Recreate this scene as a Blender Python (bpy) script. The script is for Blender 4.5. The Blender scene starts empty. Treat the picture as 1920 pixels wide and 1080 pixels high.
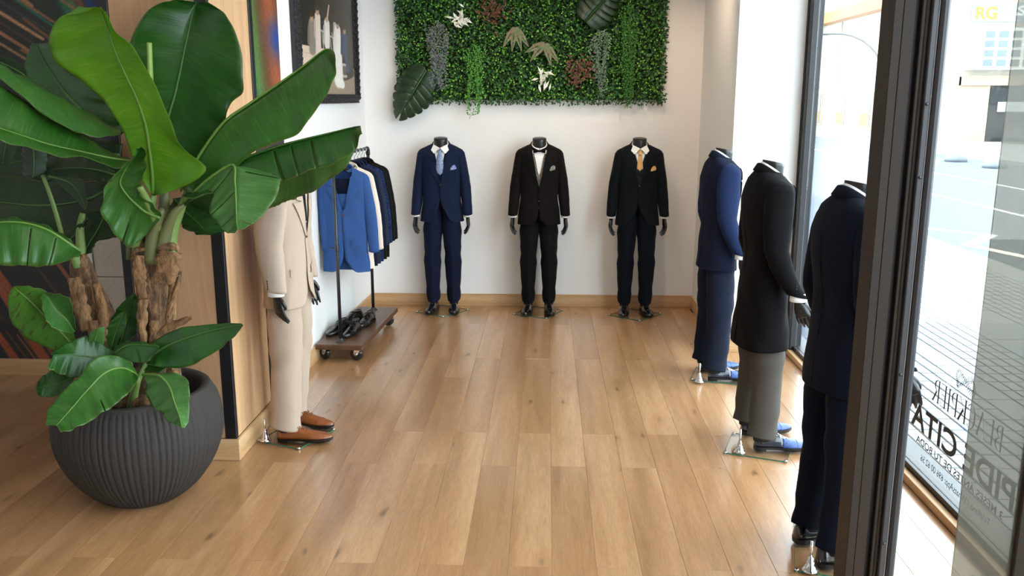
import bpy, bmesh, math, random
import numpy as np
from mathutils import Vector, Matrix
from mathutils.bvhtree import BVHTree

S = bpy.context.scene
COL = S.collection
PI = math.pi
rnd = random.Random(11)

# ------------------------------------------------------------------ camera, sky, sun, lamps, exposure
FPX = 1650.0
PITCH = math.atan(357 / FPX)
YAW = math.atan(67 / math.hypot(FPX, 357))
CAM_H = 1.95
cam = bpy.data.objects.new('camera', bpy.data.cameras.new('camera'))
COL.objects.link(cam)
cam.location = (0, 0, CAM_H)
cam.rotation_euler = (PI / 2 - PITCH, 0, YAW)
cam.data.sensor_width = 36
cam.data.lens = 36 * FPX / 1920
cam.data.clip_start = 0.05
cam.data.clip_end = 400
S.camera = cam

S.view_settings.view_transform = 'Standard'
S.view_settings.look = 'None'
S.view_settings.exposure = 0.02
S.view_settings.gamma = 1.0
S.view_settings.use_curve_mapping = False

world = bpy.data.worlds.new('sky')
S.world = world
world.use_nodes = True
wn = world.node_tree.nodes
wn['Background'].inputs['Color'].default_value = (0.80, 0.91, 1.0, 1)
wn['Background'].inputs['Strength'].default_value = 9.0

def lamp(name, kind, loc, energy, color=(1, 1, 1), rot=(0, 0, 0), **kw):
    l = bpy.data.lights.new(name, kind)
    l.energy = energy
    l.color = color
    for k, v in kw.items():
        setattr(l, k, v)
    o = bpy.data.objects.new(name, l)
    COL.objects.link(o)
    o.location = loc
    o.rotation_euler = rot
    return o

lamp('sun', 'SUN', (0, 0, 20), 9.0, (1.0, 0.95, 0.86), (0, math.radians(-42), math.radians(-6)), angle=0.009)
# ceiling spot lamps of the shop, warm, aimed at the back wall and the plant wall
for lx, le in ((-0.9, 24), (0.05, 26), (1.0, 46)):
    lamp('ceiling_spot', 'SPOT', (lx, 6.9, 3.3), le, (1.0, 0.78, 0.56), (math.radians(28), 0, 0), spot_size=math.radians(95), spot_blend=0.8, shadow_soft_size=0.06)
# unseen square area lamps added under the ceiling as soft fill for the shop
for lx, ly, le in ((-1.4, 2.0, 8), (0.4, 2.2, 10), (-0.3, 5.4, 16), (-3.4, 3.6, 5)):
    lamp('ceiling_fill', 'AREA', (lx, ly, 3.36), le, (1.0, 0.90, 0.78), shape='SQUARE', size=0.6)

# ------------------------------------------------------------------ helpers
def at(px, py, Y):
    """World point at depth Y lying on the photograph's pixel (1920x1080 frame)."""
    cp, sp, cy, sy = math.cos(PITCH), math.sin(PITCH), math.cos(YAW), math.sin(YAW)
    fw = Vector((-sy * cp, cy * cp, -sp))
    rt = Vector((cy, sy, 0))
    up = rt.cross(fw)
    d = fw + rt * ((px - 960) / FPX) - up * ((py - 540) / FPX)
    return Vector((0, 0, CAM_H)) + d * (Y / d.y)

def lin(c):
    return tuple((v / 12.92 if v <= 0.04045 else ((v + 0.055) / 1.055) ** 2.4) for v in c)

def hexc(h):
    return lin((int(h[0:2], 16) / 255, int(h[2:4], 16) / 255, int(h[4:6], 16) / 255)) + (1,)

def empty(name, loc=(0, 0, 0), rz=0, parent=None):
    o = bpy.data.objects.new(name, None)
    COL.objects.link(o)
    o.location = loc
    o.rotation_euler = (0, 0, rz)
    o.empty_display_size = 0.1
    if parent: o.parent = parent
    return o

def tag(o, label=None, cat=None, group=None, kind=None):
    if label: o['label'] = label
    if cat: o['category'] = cat
    if group: o['group'] = group
    if kind: o['kind'] = kind
    return o

def thing(name, label, cat, loc=(0, 0, 0), rz=0, group=None):
    return tag(empty(name, loc, rz), label, cat, group)

class MB:
    """Collects vertices and faces; build() links them as one mesh object."""
    def __init__(s):
        s.v = []; s.f = []; s.uv = {}
    def add(s, verts, faces):
        n = len(s.v)
        s.v += [tuple(p) for p in verts]
        s.f += [tuple(i + n for i in f) for f in faces]
        return s
    def box(s, x0, x1, y0, y1, z0, z1):
        return s.add([(x0, y0, z0), (x1, y0, z0), (x1, y1, z0), (x0, y1, z0), (x0, y0, z1), (x1, y0, z1), (x1, y1, z1), (x0, y1, z1)],
                     [(0, 3, 2, 1), (4, 5, 6, 7), (0, 1, 5, 4), (1, 2, 6, 5), (2, 3, 7, 6), (3, 0, 4, 7)])
    def loft(s, rings, closed=True, cap0=True, cap1=True):
        n = len(s.v); m = len(rings[0])
        for r in rings: s.v += [tuple(p) for p in r]
        for i in range(len(rings) - 1):
            for j in range(m if closed else m - 1):
                k = (j + 1) % m
                s.f.append((n + i * m + j, n + i * m + k, n + (i + 1) * m + k, n + (i + 1) * m + j))
        if closed and cap0: s.f.append(tuple(n + j for j in reversed(range(m))))
        if closed and cap1: s.f.append(tuple(n + (len(rings) - 1) * m + j for j in range(m)))
        return s
    def tube(s, pts, rad, n=10, flat=1.0):
        pts = [Vector(p) for p in pts]
        if not hasattr(rad, '__len__'): rad = [rad] * len(pts)
        up = Vector((0, 0, 1)); rings = []; prev = None
        for i, p in enumerate(pts):
            t = (pts[min(i + 1, len(pts) - 1)] - pts[max(i - 1, 0)])
            t.normalize()
            if prev is None:
                a = up if abs(t.z) < 0.9 else Vector((1, 0, 0))
                u = a.cross(t).normalized()
            else:
                u = (prev - t * prev.dot(t)).normalized()
            prev = u
            w = t.cross(u)
            rings.append([p + u * (math.cos(2 * PI * k / n) * rad[i]) + w * (math.sin(2 * PI * k / n) * rad[i] * flat) for k in range(n)])
        return s.loft(rings)
    def lathe(s, prof, n=32, sx=1.0, sy=1.0, c=(0, 0)):
        return s.loft([[(c[0] + r * sx * math.cos(2 * PI * k / n), c[1] + r * sy * math.sin(2 * PI * k / n), z) for k in range(n)] for r, z in prof])
    def build(s, name, mat=None, parent=None, smooth=True, origin=None, auto=None, bevel=0.0):
        me = bpy.data.meshes.new(name)
        v = s.v
        if origin is not None:
            v = [(p[0] - origin[0], p[1] - origin[1], p[2] - origin[2]) for p in v]
        me.from_pydata(v, [], s.f)
        if bevel:
            bm = bmesh.new(); bm.from_mesh(me)
            bmesh.ops.bevel(bm, geom=[e for e in bm.edges if len(e.link_faces) == 2 and e.calc_face_angle(0) > 0.6], offset=bevel, segments=1, affect='EDGES')
            bm.to_mesh(me); bm.free()
        return mesh_obj(name, me, mat, parent, smooth, auto)

def mesh_obj(name, me, mat=None, parent=None, smooth=True, auto=None):
    if mat is not None: me.materials.append(mat)
    bm = bmesh.new(); bm.from_mesh(me)
    bmesh.ops.recalc_face_normals(bm, faces=bm.faces)
    for f in bm.faces: f.smooth = smooth
    if auto:
        for e in bm.edges:
            if len(e.link_faces) == 2 and e.calc_face_angle(0) > auto: e.smooth = False
    bm.to_mesh(me); bm.free()
    me.update()
    o = bpy.data.objects.new(name, me)
    COL.objects.link(o)
    if parent is not None: o.parent = parent
    return o

def box(name, b, mat, parent=None, bevel=0.003, origin=None):
    return MB().box(*b).build(name, mat, parent, smooth=False, bevel=bevel, origin=origin)

def struct(o):
    o['kind'] = 'structure'; return o

# ------------------------------------------------------------------ materials
def newmat(name):
    m = bpy.data.materials.new(name); m.use_nodes = True
    nt = m.node_tree
    return m, nt, nt.nodes['Principled BSDF']

def N(nt, kind, **kw):
    n = nt.nodes.new(kind)
    for k, v in kw.items(): setattr(n, k, v)
    return n

def ramp(nt, fac, stops):
    r = N(nt, 'ShaderNodeValToRGB')
    while len(r.color_ramp.elements) < len(stops): r.color_ramp.elements.new(0.5)
    for e, (p, c) in zip(r.color_ramp.elements, stops):
        e.position = p; e.color = c
    nt.links.new(fac, r.inputs[0])
    return r.outputs[0]

def coords(nt, scale=(1, 1, 1), kind='Object', add=None):
    tc = N(nt, 'ShaderNodeTexCoord'); mp = N(nt, 'ShaderNodeMapping')
    mp.inputs['Scale'].default_value = scale
    src = tc.outputs[kind]
    if add is not None:
        va = N(nt, 'ShaderNodeVectorMath', operation='ADD')
        nt.links.new(src, va.inputs[0]); nt.links.new(add, va.inputs[1])
        src = va.outputs[0]
    nt.links.new(src, mp.inputs[0])
    return mp.outputs[0]

def noise(nt, vec, scale=5, detail=4, rough=0.5, dist=0.0):
    n = N(nt, 'ShaderNodeTexNoise')
    n.inputs['Scale'].default_value = scale; n.inputs['Detail'].default_value = detail
    n.inputs['Roughness'].default_value = rough; n.inputs['Distortion'].default_value = dist
    if vec is not None: nt.links.new(vec, n.inputs['Vector'])
    return n.outputs[0]

def bump(nt, p, height, strength=0.3, dist=0.002):
    b = N(nt, 'ShaderNodeBump')
    b.inputs['Strength'].default_value = strength; b.inputs['Distance'].default_value = dist
    nt.links.new(height, b.inputs['Height']); nt.links.new(b.outputs[0], p.inputs['Normal'])

def mix(nt, a, b, fac, mode='MIX'):
    m = N(nt, 'ShaderNodeMix', data_type='RGBA', blend_type=mode)
    for src, k in ((a, 6), (b, 7)):
        if isinstance(src, (tuple, list)): m.inputs[k].default_value = src
        else: nt.links.new(src, m.inputs[k])
    if isinstance(fac, (int, float)): m.inputs[0].default_value = fac
    else: nt.links.new(fac, m.inputs[0])
    return m.outputs[2]

def plain(name, h, rough=0.5, metal=0.0, spec=0.5, coat=0.0, grain=0.0, gscale=40, var=0.12):
    m, nt, p = newmat(name)
    c = hexc(h) if isinstance(h, str) else h
    p.inputs['Roughness'].default_value = rough
    p.inputs['Metallic'].default_value = metal
    p.inputs['Specular IOR Level'].default_value = spec
    p.inputs['Coat Weight'].default_value = coat
    n = noise(nt, coords(nt), gscale, 3)
    d = tuple(x * (1 - var) for x in c[:3]) + (1,)
    nt.links.new(ramp(nt, n, [(0.3, d), (0.7, c)]), p.inputs['Base Color'])
    if grain: bump(nt, p, n, grain)
    return m

def fabric(name, h, h2=None, rough=0.85, scale=2200, sheen=0.25, pattern=None, ph=None):
    """Woven wool: fine crossed weave in colour and relief, soft large variation."""
    m, nt, p = newmat(name)
    c = hexc(h); c2 = hexc(h2) if h2 else tuple(x * 0.7 for x in c[:3]) + (1,)
    v = coords(nt)
    w = N(nt, 'ShaderNodeTexWave', wave_type='BANDS', bands_direction='DIAGONAL')
    w.inputs['Scale'].default_value = scale / 6; w.inputs['Distortion'].default_value = 3
    nt.links.new(v, w.inputs['Vector'])
    n = noise(nt, v, scale / 2, 2)
    f = N(nt, 'ShaderNodeMath', operation='MULTIPLY_ADD')
    nt.links.new(w.outputs[1], f.inputs[0]); f.inputs[1].default_value = 0.45
    n2 = N(nt, 'ShaderNodeMath', operation='MULTIPLY'); nt.links.new(n, n2.inputs[0]); n2.inputs[1].default_value = 0.6
    nt.links.new(n2.outputs[0], f.inputs[2])
    col = ramp(nt, f.outputs[0], [(0.1, c2), (0.6, c)])
    if pattern == 'dots':
        vo = N(nt, 'ShaderNodeTexVoronoi'); vo.inputs['Scale'].default_value = 120
        nt.links.new(v, vo.inputs['Vector'])
        col = mix(nt, col, hexc(ph), ramp(nt, vo.outputs['Distance'], [(0.22, (1, 1, 1, 1)), (0.34, (0, 0, 0, 1))]))
    if pattern == 'stripe':
        ws = N(nt, 'ShaderNodeTexWave', wave_type='BANDS', bands_direction='X'); ws.inputs['Scale'].default_value = 26
        nt.links.new(v, ws.inputs['Vector'])
        col = mix(nt, col, hexc(ph), ramp(nt, ws.outputs[1], [(0.78, (0, 0, 0, 1)), (0.95, (0.7, 0.7, 0.7, 1))]))
    if pattern == 'paisley':
        vo = N(nt, 'ShaderNodeTexVoronoi', feature='SMOOTH_F1'); vo.inputs['Scale'].default_value = 150
        nt.links.new(v, vo.inputs['Vector'])
        col = mix(nt, col, hexc(ph), ramp(nt, vo.outputs['Distance'], [(0.3, (0, 0, 0, 1)), (0.5, (1, 1, 1, 1))]))
    nt.links.new(col, p.inputs['Base Color'])
    p.inputs['Roughness'].default_value = rough
    p.inputs['Specular IOR Level'].default_value = 0.2 if rough > 0.6 else 0.4
    if rough > 0.6: p.inputs['Specular IOR Level'].default_value = 0.10
    p.inputs['Sheen Weight'].default_value = sheen * 0.08
    p.inputs['Sheen Roughness'].default_value = 0.4
    big = noise(nt, coords(nt, (1, 1, 0.35)), 16, 3, 0.5)
    bb = N(nt, 'ShaderNodeMath', operation='MULTIPLY_ADD'); nt.links.new(f.outputs[0], bb.inputs[0]); bb.inputs[1].default_value = 0.06
    nt.links.new(big, bb.inputs[2])
    bump(nt, p, bb.outputs[0], 0.35, 0.012)
    return m

def oak(name, base, dark, light, gdir='Y', knots=False, rough=0.42, perobj=True, seed=0.0, contrast=1.0, coat=0.0):
    m, nt, p = newmat(name)
    oi = N(nt, 'ShaderNodeObjectInfo')
    add = None
    if perobj:
        ml = N(nt, 'ShaderNodeVectorMath', operation='SCALE'); ml.inputs[0].default_value = (31.7, 17.3, 23.1)
        nt.links.new(oi.outputs['Random'], ml.inputs['Scale']); add = ml.outputs[0]
    sc = {'Y': (1, 0.07, 1), 'Z': (1, 1, 0.05), 'X': (0.06, 1, 1)}[gdir]
    v = coords(nt, sc, add=add)
    big = noise(nt, v, 9, 5, 0.6, 1.2)
    fine = noise(nt, v, 160, 4, 0.65)
    wv = N(nt, 'ShaderNodeTexWave', wave_type='RINGS'); wv.inputs['Scale'].default_value = 3.2; wv.inputs['Distortion'].default_value = 6.0
    wv.inputs['Detail'].default_value = 3; wv.inputs['Detail Scale'].default_value = 1.5
    nt.links.new(v, wv.inputs['Vector'])
    c = ramp(nt, big, [(0.28, hexc(dark)), (0.52, hexc(base)), (0.75, hexc(light))])
    c = mix(nt, c, ramp(nt, wv.outputs[1], [(0.0, hexc(dark)), (0.6, hexc(base)), (1.0, hexc(light))]), 0.36 * contrast)
    c = mix(nt, c, ramp(nt, fine, [(0.35, (0.62, 0.56, 0.5, 1)), (0.6, (1, 1, 1, 1))]), 0.42 * contrast, 'MULTIPLY')
    if knots:
        kv = coords(nt, {'Y': (4.2, 1.5, 0.01), 'Z': (3, 0.01, 1)}[gdir], add=add)
        wob = noise(nt, kv, 3.0, 3)
        vs = N(nt, 'ShaderNodeVectorMath', operation='MULTIPLY_ADD')
        cmb = N(nt, 'ShaderNodeCombineXYZ'); nt.links.new(wob, cmb.inputs[0]); nt.links.new(wob, cmb.inputs[1])
        nt.links.new(cmb.outputs[0], vs.inputs[0]); vs.inputs[1].default_value = (0.25, 0.25, 0); nt.links.new(kv, vs.inputs[2])
        vo = N(nt, 'ShaderNodeTexVoronoi'); vo.inputs['Scale'].default_value = 1.6; vo.inputs['Randomness'].default_value = 1.0
        nt.links.new(vs.outputs[0], vo.inputs['Vector'])
        c = mix(nt, c, hexc('a87b51'), ramp(nt, vo.outputs['Distance'], [(0.05, (0.75, 0.75, 0.75, 1)), (0.36, (0, 0, 0, 1))]))
        c = mix(nt, c, hexc('5d4630'), ramp(nt, vo.outputs['Distance'], [(0.03, (0.8, 0.8, 0.8, 1)), (0.13, (0, 0, 0, 1))]))
    if perobj:
        hs = N(nt, 'ShaderNodeHueSaturation')
        mr = N(nt, 'ShaderNodeMapRange'); mr.inputs[3].default_value = 0.93; mr.inputs[4].default_value = 1.05
        nt.links.new(oi.outputs['Random'], mr.inputs[0]); nt.links.new(mr.outputs[0], hs.inputs['Value'])
        nt.links.new(c, hs.inputs['Color']); c = hs.outputs[0]
    nt.links.new(c, p.inputs['Base Color'])
    p.inputs['Roughness'].default_value = rough
    p.inputs['Specular IOR Level'].default_value = 0.5
    p.inputs['Coat Weight'].default_value = coat; p.inputs['Coat Roughness'].default_value = 0.2
    bump(nt, p, fine, 0.12, 0.001)
    return m

def leafmat(name, a, b, vein, back, trans=0.22, rough=0.33, blotch=None):
    """Banana leaf: fine parallel veins from the midrib, paler veins, translucent blade."""
    m, nt, p = newmat(name)
    tc = N(nt, 'ShaderNodeUVMap'); mp = N(nt, 'ShaderNodeMapping'); nt.links.new(tc.outputs[0], mp.inputs[0])
    mp.inputs['Scale'].default_value = (1.2, 60, 1); mp.inputs['Rotation'].default_value = (0, 0, 0)
    n1 = noise(nt, mp.outputs[0], 1.5, 3)
    mp2 = N(nt, 'ShaderNodeMapping'); nt.links.new(tc.outputs[0], mp2.inputs[0]); mp2.inputs['Scale'].default_value = (0.8, 9, 1)
    n2 = noise(nt, mp2.outputs[0], 1.3, 2)
    big = noise(nt, coords(nt), 5, 3)
    c = ramp(nt, big, [(0.3, hexc(a)), (0.7, hexc(b))])
    c = mix(nt, c, hexc(vein), ramp(nt, n1, [(0.5, (0, 0, 0, 1)), (0.75, (0.35, 0.35, 0.35, 1))]))
    c = mix(nt, c, hexc(a), ramp(nt, n2, [(0.35, (0.5, 0.5, 0.5, 1)), (0.6, (0, 0, 0, 1))]))
    if blotch:
        bz = noise(nt, mp2.outputs[0], 2.4, 4, 0.6)
        c = mix(nt, c, hexc(blotch), ramp(nt, bz, [(0.56, (0, 0, 0, 1)), (0.64, (0.85, 0.85, 0.85, 1))]))
    # brown dry rim
    sep = N(nt, 'ShaderNodeSeparateXYZ'); nt.links.new(tc.outputs[0], sep.inputs[0])
    ab = N(nt, 'ShaderNodeMath', operation='ABSOLUTE'); nt.links.new(sep.outputs[0], ab.inputs[0])
    c = mix(nt, c, hexc('6d6a2c'), ramp(nt, ab.outputs[0], [(0.965, (0, 0, 0, 1)), (1.0, (0.7, 0.7, 0.7, 1))]))
    geo = N(nt, 'ShaderNodeNewGeometry')
    c = mix(nt, c, mix(nt, c, hexc(back), 0.55), geo.outputs['Backfacing'])
    nt.links.new(c, p.inputs['Base Color'])
    p.inputs['Roughness'].default_value = rough; p.inputs['Specular IOR Level'].default_value = 0.45
    bump(nt, p, n1, 0.25, 0.003)
    tr = N(nt, 'ShaderNodeBsdfTranslucent'); nt.links.new(c, tr.inputs[0])
    ms = N(nt, 'ShaderNodeMixShader'); ms.inputs[0].default_value = trans
    nt.links.new(p.outputs[0], ms.inputs[1]); nt.links.new(tr.outputs[0], ms.inputs[2])
    nt.links.new(ms.outputs[0], nt.nodes['Material Output'].inputs[0])
    return m

def smallleaf(name, cols, rough=0.45):
    m, nt, p = newmat(name)
    g = N(nt, 'ShaderNodeNewGeometry')
    nt.links.new(ramp(nt, g.outputs['Random Per Island'], [(i / max(1, len(cols) - 1), hexc(c)) for i, c in enumerate(cols)]), p.inputs['Base Color'])
    p.inputs['Roughness'].default_value = rough
    p.inputs['Specular IOR Level'].default_value = 0.4
    return m

def glassmat(name, tint=(1, 1, 1, 1), gloss=0.08, haze=0.0, hazec=(0.8, 0.8, 0.75, 1)):
    m, nt, p = newmat(name)
    nt.nodes.remove(p)
    t = N(nt, 'ShaderNodeBsdfTransparent'); t.inputs[0].default_value = tint
    g = N(nt, 'ShaderNodeBsdfGlossy'); g.inputs['Roughness'].default_value = 0.02
    fr = N(nt, 'ShaderNodeLayerWeight'); fr.inputs['Blend'].default_value = 0.5
    pw = N(nt, 'ShaderNodeMath', operation='POWER'); nt.links.new(fr.outputs['Facing'], pw.inputs[0]); pw.inputs[1].default_value = 5
    mu = N(nt, 'ShaderNodeMath', operation='MULTIPLY_ADD'); nt.links.new(pw.outputs[0], mu.inputs[0]); mu.inputs[1].default_value = 1 - gloss; mu.inputs[2].default_value = gloss
    ms = N(nt, 'ShaderNodeMixShader'); nt.links.new(mu.outputs[0], ms.inputs[0])
    base = t.outputs[0]
    if haze:
        d = N(nt, 'ShaderNodeBsdfDiffuse'); d.inputs[0].default_value = hazec
        tl = N(nt, 'ShaderNodeBsdfTranslucent'); tl.inputs[0].default_value = hazec
        m2 = N(nt, 'ShaderNodeMixShader'); m2.inputs[0].default_value = 0.5
        nt.links.new(d.outputs[0], m2.inputs[1]); nt.links.new(tl.outputs[0], m2.inputs[2])
        m3 = N(nt, 'ShaderNodeMixShader'); m3.inputs[0].default_value = haze
        nt.links.new(base, m3.inputs[1]); nt.links.new(m2.outputs[0], m3.inputs[2]); base = m3.outputs[0]
    nt.links.new(base, ms.inputs[1]); nt.links.new(g.outputs[0], ms.inputs[2])
    nt.links.new(ms.outputs[0], nt.nodes['Material Output'].inputs[0])
    return m

def printmat(name, rough=0.5):
    m, nt, p = newmat(name)
    a = N(nt, 'ShaderNodeAttribute', attribute_name='print')
    nt.links.new(a.outputs['Color'], p.inputs['Base Color'])
    p.inputs['Roughness'].default_value = rough
    return m

M = {}
M['plaster'] = plain('white_plaster', 'efedea', 0.85, spec=0.2, grain=0.02, gscale=60, var=0.015)
M['plank'] = oak('oak_plank', 'b98b61', '996f46', 'cba176', 'Y', knots=True, rough=0.36, coat=1.0, contrast=1.15)
M['skirting'] = oak('oak_skirting', 'cda678', 'b98f63', 'dcb98e', 'X', perobj=True)
M['veneer'] = oak('oak_veneer', 'b98f6b', 'a67d5b', 'c79e79', 'Z', perobj=False, contrast=0.7)
M['veneer_light'] = oak('oak_veneer_light', 'd0a77e', 'c0966d', 'dbb68f', 'Z', perobj=False, contrast=0.7)
M['black'] = plain('black_trim', '17171a', 0.4)
M['alu'] = plain('dark_bronze_aluminium', '2d241c', 0.6, 0.0, spec=0.25)
M['alu_grey'] = plain('grey_aluminium', '3a393b', 0.45, 0.3)
M['groove'] = plain('black_groove', '0d0f16', 0.6)
M['mannequin'] = plain('satin_black_mannequin', '1b1a1a', 0.32, spec=0.5)
M['chrome'] = plain('chrome', 'e6e6e8', 0.08, 1.0)
M['steel'] = plain('dark_steel_pipe', '4a4a4c', 0.38, 0.8)
M['rubber'] = plain('black_rubber', '1c1c1d', 0.55)
M['walnut'] = oak('dark_walnut', '5a3d2a', '3c2618', '6f4e37', 'Y', perobj=False, rough=0.35)
M['white_cotton'] = plain('white_cotton', 'f1f0ee', 0.8, gscale=300)
M['black_leather'] = plain('polished_black_leather', '131213', 0.2, coat=0.6, gscale=90)
M['tan_leather'] = plain('tan_leather', '86481f', 0.34, coat=0.3, gscale=60)
M['blue_leather'] = plain('dark_blue_leather', '161d30', 0.16, coat=0.9, gscale=60)
M['blue_pattern'] = fabric('patterned_blue_leather', '44609a', '2a4078', rough=0.3, scale=500, sheen=0, pattern='dots', ph='1a2a54')
M['sole'] = plain('black_sole', '100f0f', 0.4)
M['sock'] = plain('black_sock', '19191b', 0.9)
M['soil'] = plain('dark_soil', '2a211a', 0.95, grain=0.6, gscale=60)
M['base_glass'] = glassmat('base_plate_glass', (0.985, 0.995, 0.99, 1), 0.05)
M['glass_edge'] = plain('green_glass_edge', '2c6b55', 0.15, spec=0.8)
M['window_glass'] = glassmat('window_glass', (0.98, 1.0, 0.99, 1), 0.03)
M['tinted_glass'] = glassmat('grey_hazy_glass', (0.42, 0.405, 0.365, 1), 0.03, 0.12, (0.80, 0.76, 0.66, 1))  # pale haze of interior reflections is mixed in as beige diffuse
M['lettering'] = plain('black_vinyl_lettering', '101012', 0.6)
M['print'] = printmat('mural_print', 0.45)
M['photo'] = printmat('photo_print', 0.35)
M['frame_black'] = plain('carved_black_silver_frame', '3c3c40', 0.3, 0.6)
M['pave'] = plain('pale_paving', '8b9094', 0.8)
M['pave_groove'] = plain('paving_joint', '3a4554', 0.9)
M['asphalt'] = plain('grey_asphalt', '4c555e', 0.9, grain=0.3, gscale=200)
M['roadpaint'] = plain('white_road_paint', 'f4f4f2', 0.7)
M['stone'] = plain('cream_facade', 'b9b2a4', 0.85)
M['stone2'] = plain('beige_stone_facade', 'a8967e', 0.85)
M['orange'] = plain('ochre_eaves', 'ad7438', 0.8)
M['shopglass'] = plain('dark_shop_glass', '3c464f', 0.12, spec=0.5)
M['win_blue'] = plain('pale_window_glass', '626d74', 0.25, spec=0.4)

# ------------------------------------------------------------------ flat prints: colour per point of a fine grid
def print_panel(name, O, U, V, nx, ny, fn, mat, parent=None):
    u, v = np.meshgrid(np.linspace(0, 1, nx), np.linspace(0, 1, ny))
    rgb = np.clip(fn(u, v), 0, 1)
    O, U, V = np.array(O), np.array(U), np.array(V)
    P = O + u[..., None] * U + v[..., None] * V
    idx = np.arange(nx * ny).reshape(ny, nx)
    F = np.stack([idx[:-1, :-1], idx[:-1, 1:], idx[1:, 1:], idx[1:, :-1]], -1).reshape(-1, 4)
    me = bpy.data.meshes.new(name)
    me.from_pydata(P.reshape(-1, 3).tolist(), [], F.tolist())
    me.materials.append(mat)
    at_ = me.color_attributes.new('print', 'FLOAT_COLOR', 'POINT')
    l = np.where(rgb <= 0.04045, rgb / 12.92, ((rgb + 0.055) / 1.055) ** 2.4)
    at_.data.foreach_set('color', np.concatenate([l, np.ones(l.shape[:2] + (1,))], -1).reshape(-1).astype('f'))
    o = bpy.data.objects.new(name, me); COL.objects.link(o)
    if parent: o.parent = parent
    return o

def seg(u, v, a, b, w0, w1=None):
    """Soft mask of a tapering stroke from a to b."""
    w1 = w0 if w1 is None else w1
    d = (b[0] - a[0], b[1] - a[1]); L = d[0] ** 2 + d[1] ** 2
    t = np.clip(((u - a[0]) * d[0] + (v - a[1]) * d[1]) / L, 0, 1)
    r = np.hypot(u - a[0] - t * d[0], v - a[1] - t * d[1])
    w = w0 + (w1 - w0) * t
    return np.clip((1.0 - r / w) * 3 + 0.5, 0, 1)

def lay(c, col, m):
    return c * (1 - m[..., None]) + np.array(col) / 255.0 * m[..., None]

# ------------------------------------------------------------------ floor: oak planks, each laid singly
floor = struct(MB().box(-5.2, 1.9, -3.5, 8.3, -0.2, -0.013).build('floor', plain('subfloor', '5a4733', 0.9), smooth=False))
PW, PL = 0.1889, 1.525
pm = MB().box(-PW / 2 + 0.0004, PW / 2 - 0.0004, -PL / 2 + 0.0004, PL / 2 - 0.0004, -0.013, 0.0).build('plank', M['plank'], floor, smooth=False, bevel=0.0009)
first = True
for i in range(-26, 10):
    wid = 1.0 if i < 9 else (1.864 - (0.0345 + PW * 9)) / PW
    xc = 0.0345 + PW * (i + 0.5)
    y0 = 3.41 if i % 2 else 2.93
    if wid < 1: xc = 0.0345 + PW * 9 + PW * wid / 2
    for k in range(-2, 5):
        yc = y0 + PL * (k - 0.5)
        if yc + PL / 2 < 1.0 or yc - PL / 2 > 8.15: continue
        if (xc < -1.85 and yc - PL / 2 > 5.9) or (xc > 1.40 and yc - PL / 2 > 6.7): continue
        if yc < 2.0 and abs(xc) > 2.3: continue
        if first: o = pm; first = False
        else:
            o = pm.copy(); COL.objects.link(o)
        # planks that meet the back wall are cut to fit under its skirting
        cut = 1.0 if yc + PL / 2 < 8.19 else (8.19 - (yc - PL / 2)) / PL
        o.scale = (wid, cut, 1)
        o.location = (xc, yc - PL / 2 + PL * cut / 2, 0)
# narrow strip of planks along the window
E1 = 0.0345 + PW * 9
# ------------------------------------------------------------------ walls
LW0, LW1 = Vector((-1.785, 5.2, 0)), Vector((-1.675, 8.195, 0))     # left wall, running slightly askew
LWD = (LW1 - LW0).normalized(); LWN = Vector((LWD.y, -LWD.x, 0))
def prism(pts, z0, z1):
    n = len(pts)
    return MB().add([(p[0], p[1], z0) for p in pts] + [(p[0], p[1], z1) for p in pts],
                    [tuple(reversed(range(n))), tuple(range(n, 2 * n))] + [(i, (i + 1) % n, (i + 1) % n + n, i + n) for i in range(n)])
def wallp(name, pts, mat, z0=-0.013, z1=3.45):
    return struct(prism(pts, z0, z1).build(name, mat, smooth=False))
wallp('wall_back', [(-1.9, 8.195), (1.55, 8.195), (1.55, 8.4), (-1.9, 8.4)], M['plaster'])
wallp('wall_left', [LW0, LW1, LW1 - LWN * 0.15, LW0 - LWN * 0.15], M['plaster'])
wallp('wall_right', [(1.385, 6.715), (1.87, 6.715), (1.87, 6.98), (1.6, 6.98), (1.6, 8.4), (1.385, 8.4)], M['plaster'])
wallp('wall_rear_left', [(-5.2, 5.93), (-1.80, 5.93), (-1.80, 6.08), (-5.2, 6.08)], M['plaster'])
wallp('wall_far_left', [(-5.2, -3.5), (-5.2, 6.08), (-5.35, 6.08), (-5.35, -3.5)], M['plaster'])
struct(MB().box(-5.35, 2.1, -3.5, 8.4, 3.45, 3.6).build('ceiling', M['plaster'], smooth=False))
wallp('wall_front_right', [(1.9, -3.5), (2.05, -3.5), (2.05, -1.6), (1.9, -1.6)], M['plaster'])
wallp('wall_front', [(-5.35, -3.65), (2.05, -3.65), (2.05, -3.5), (-5.35, -3.5)], M['plaster'])
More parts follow.
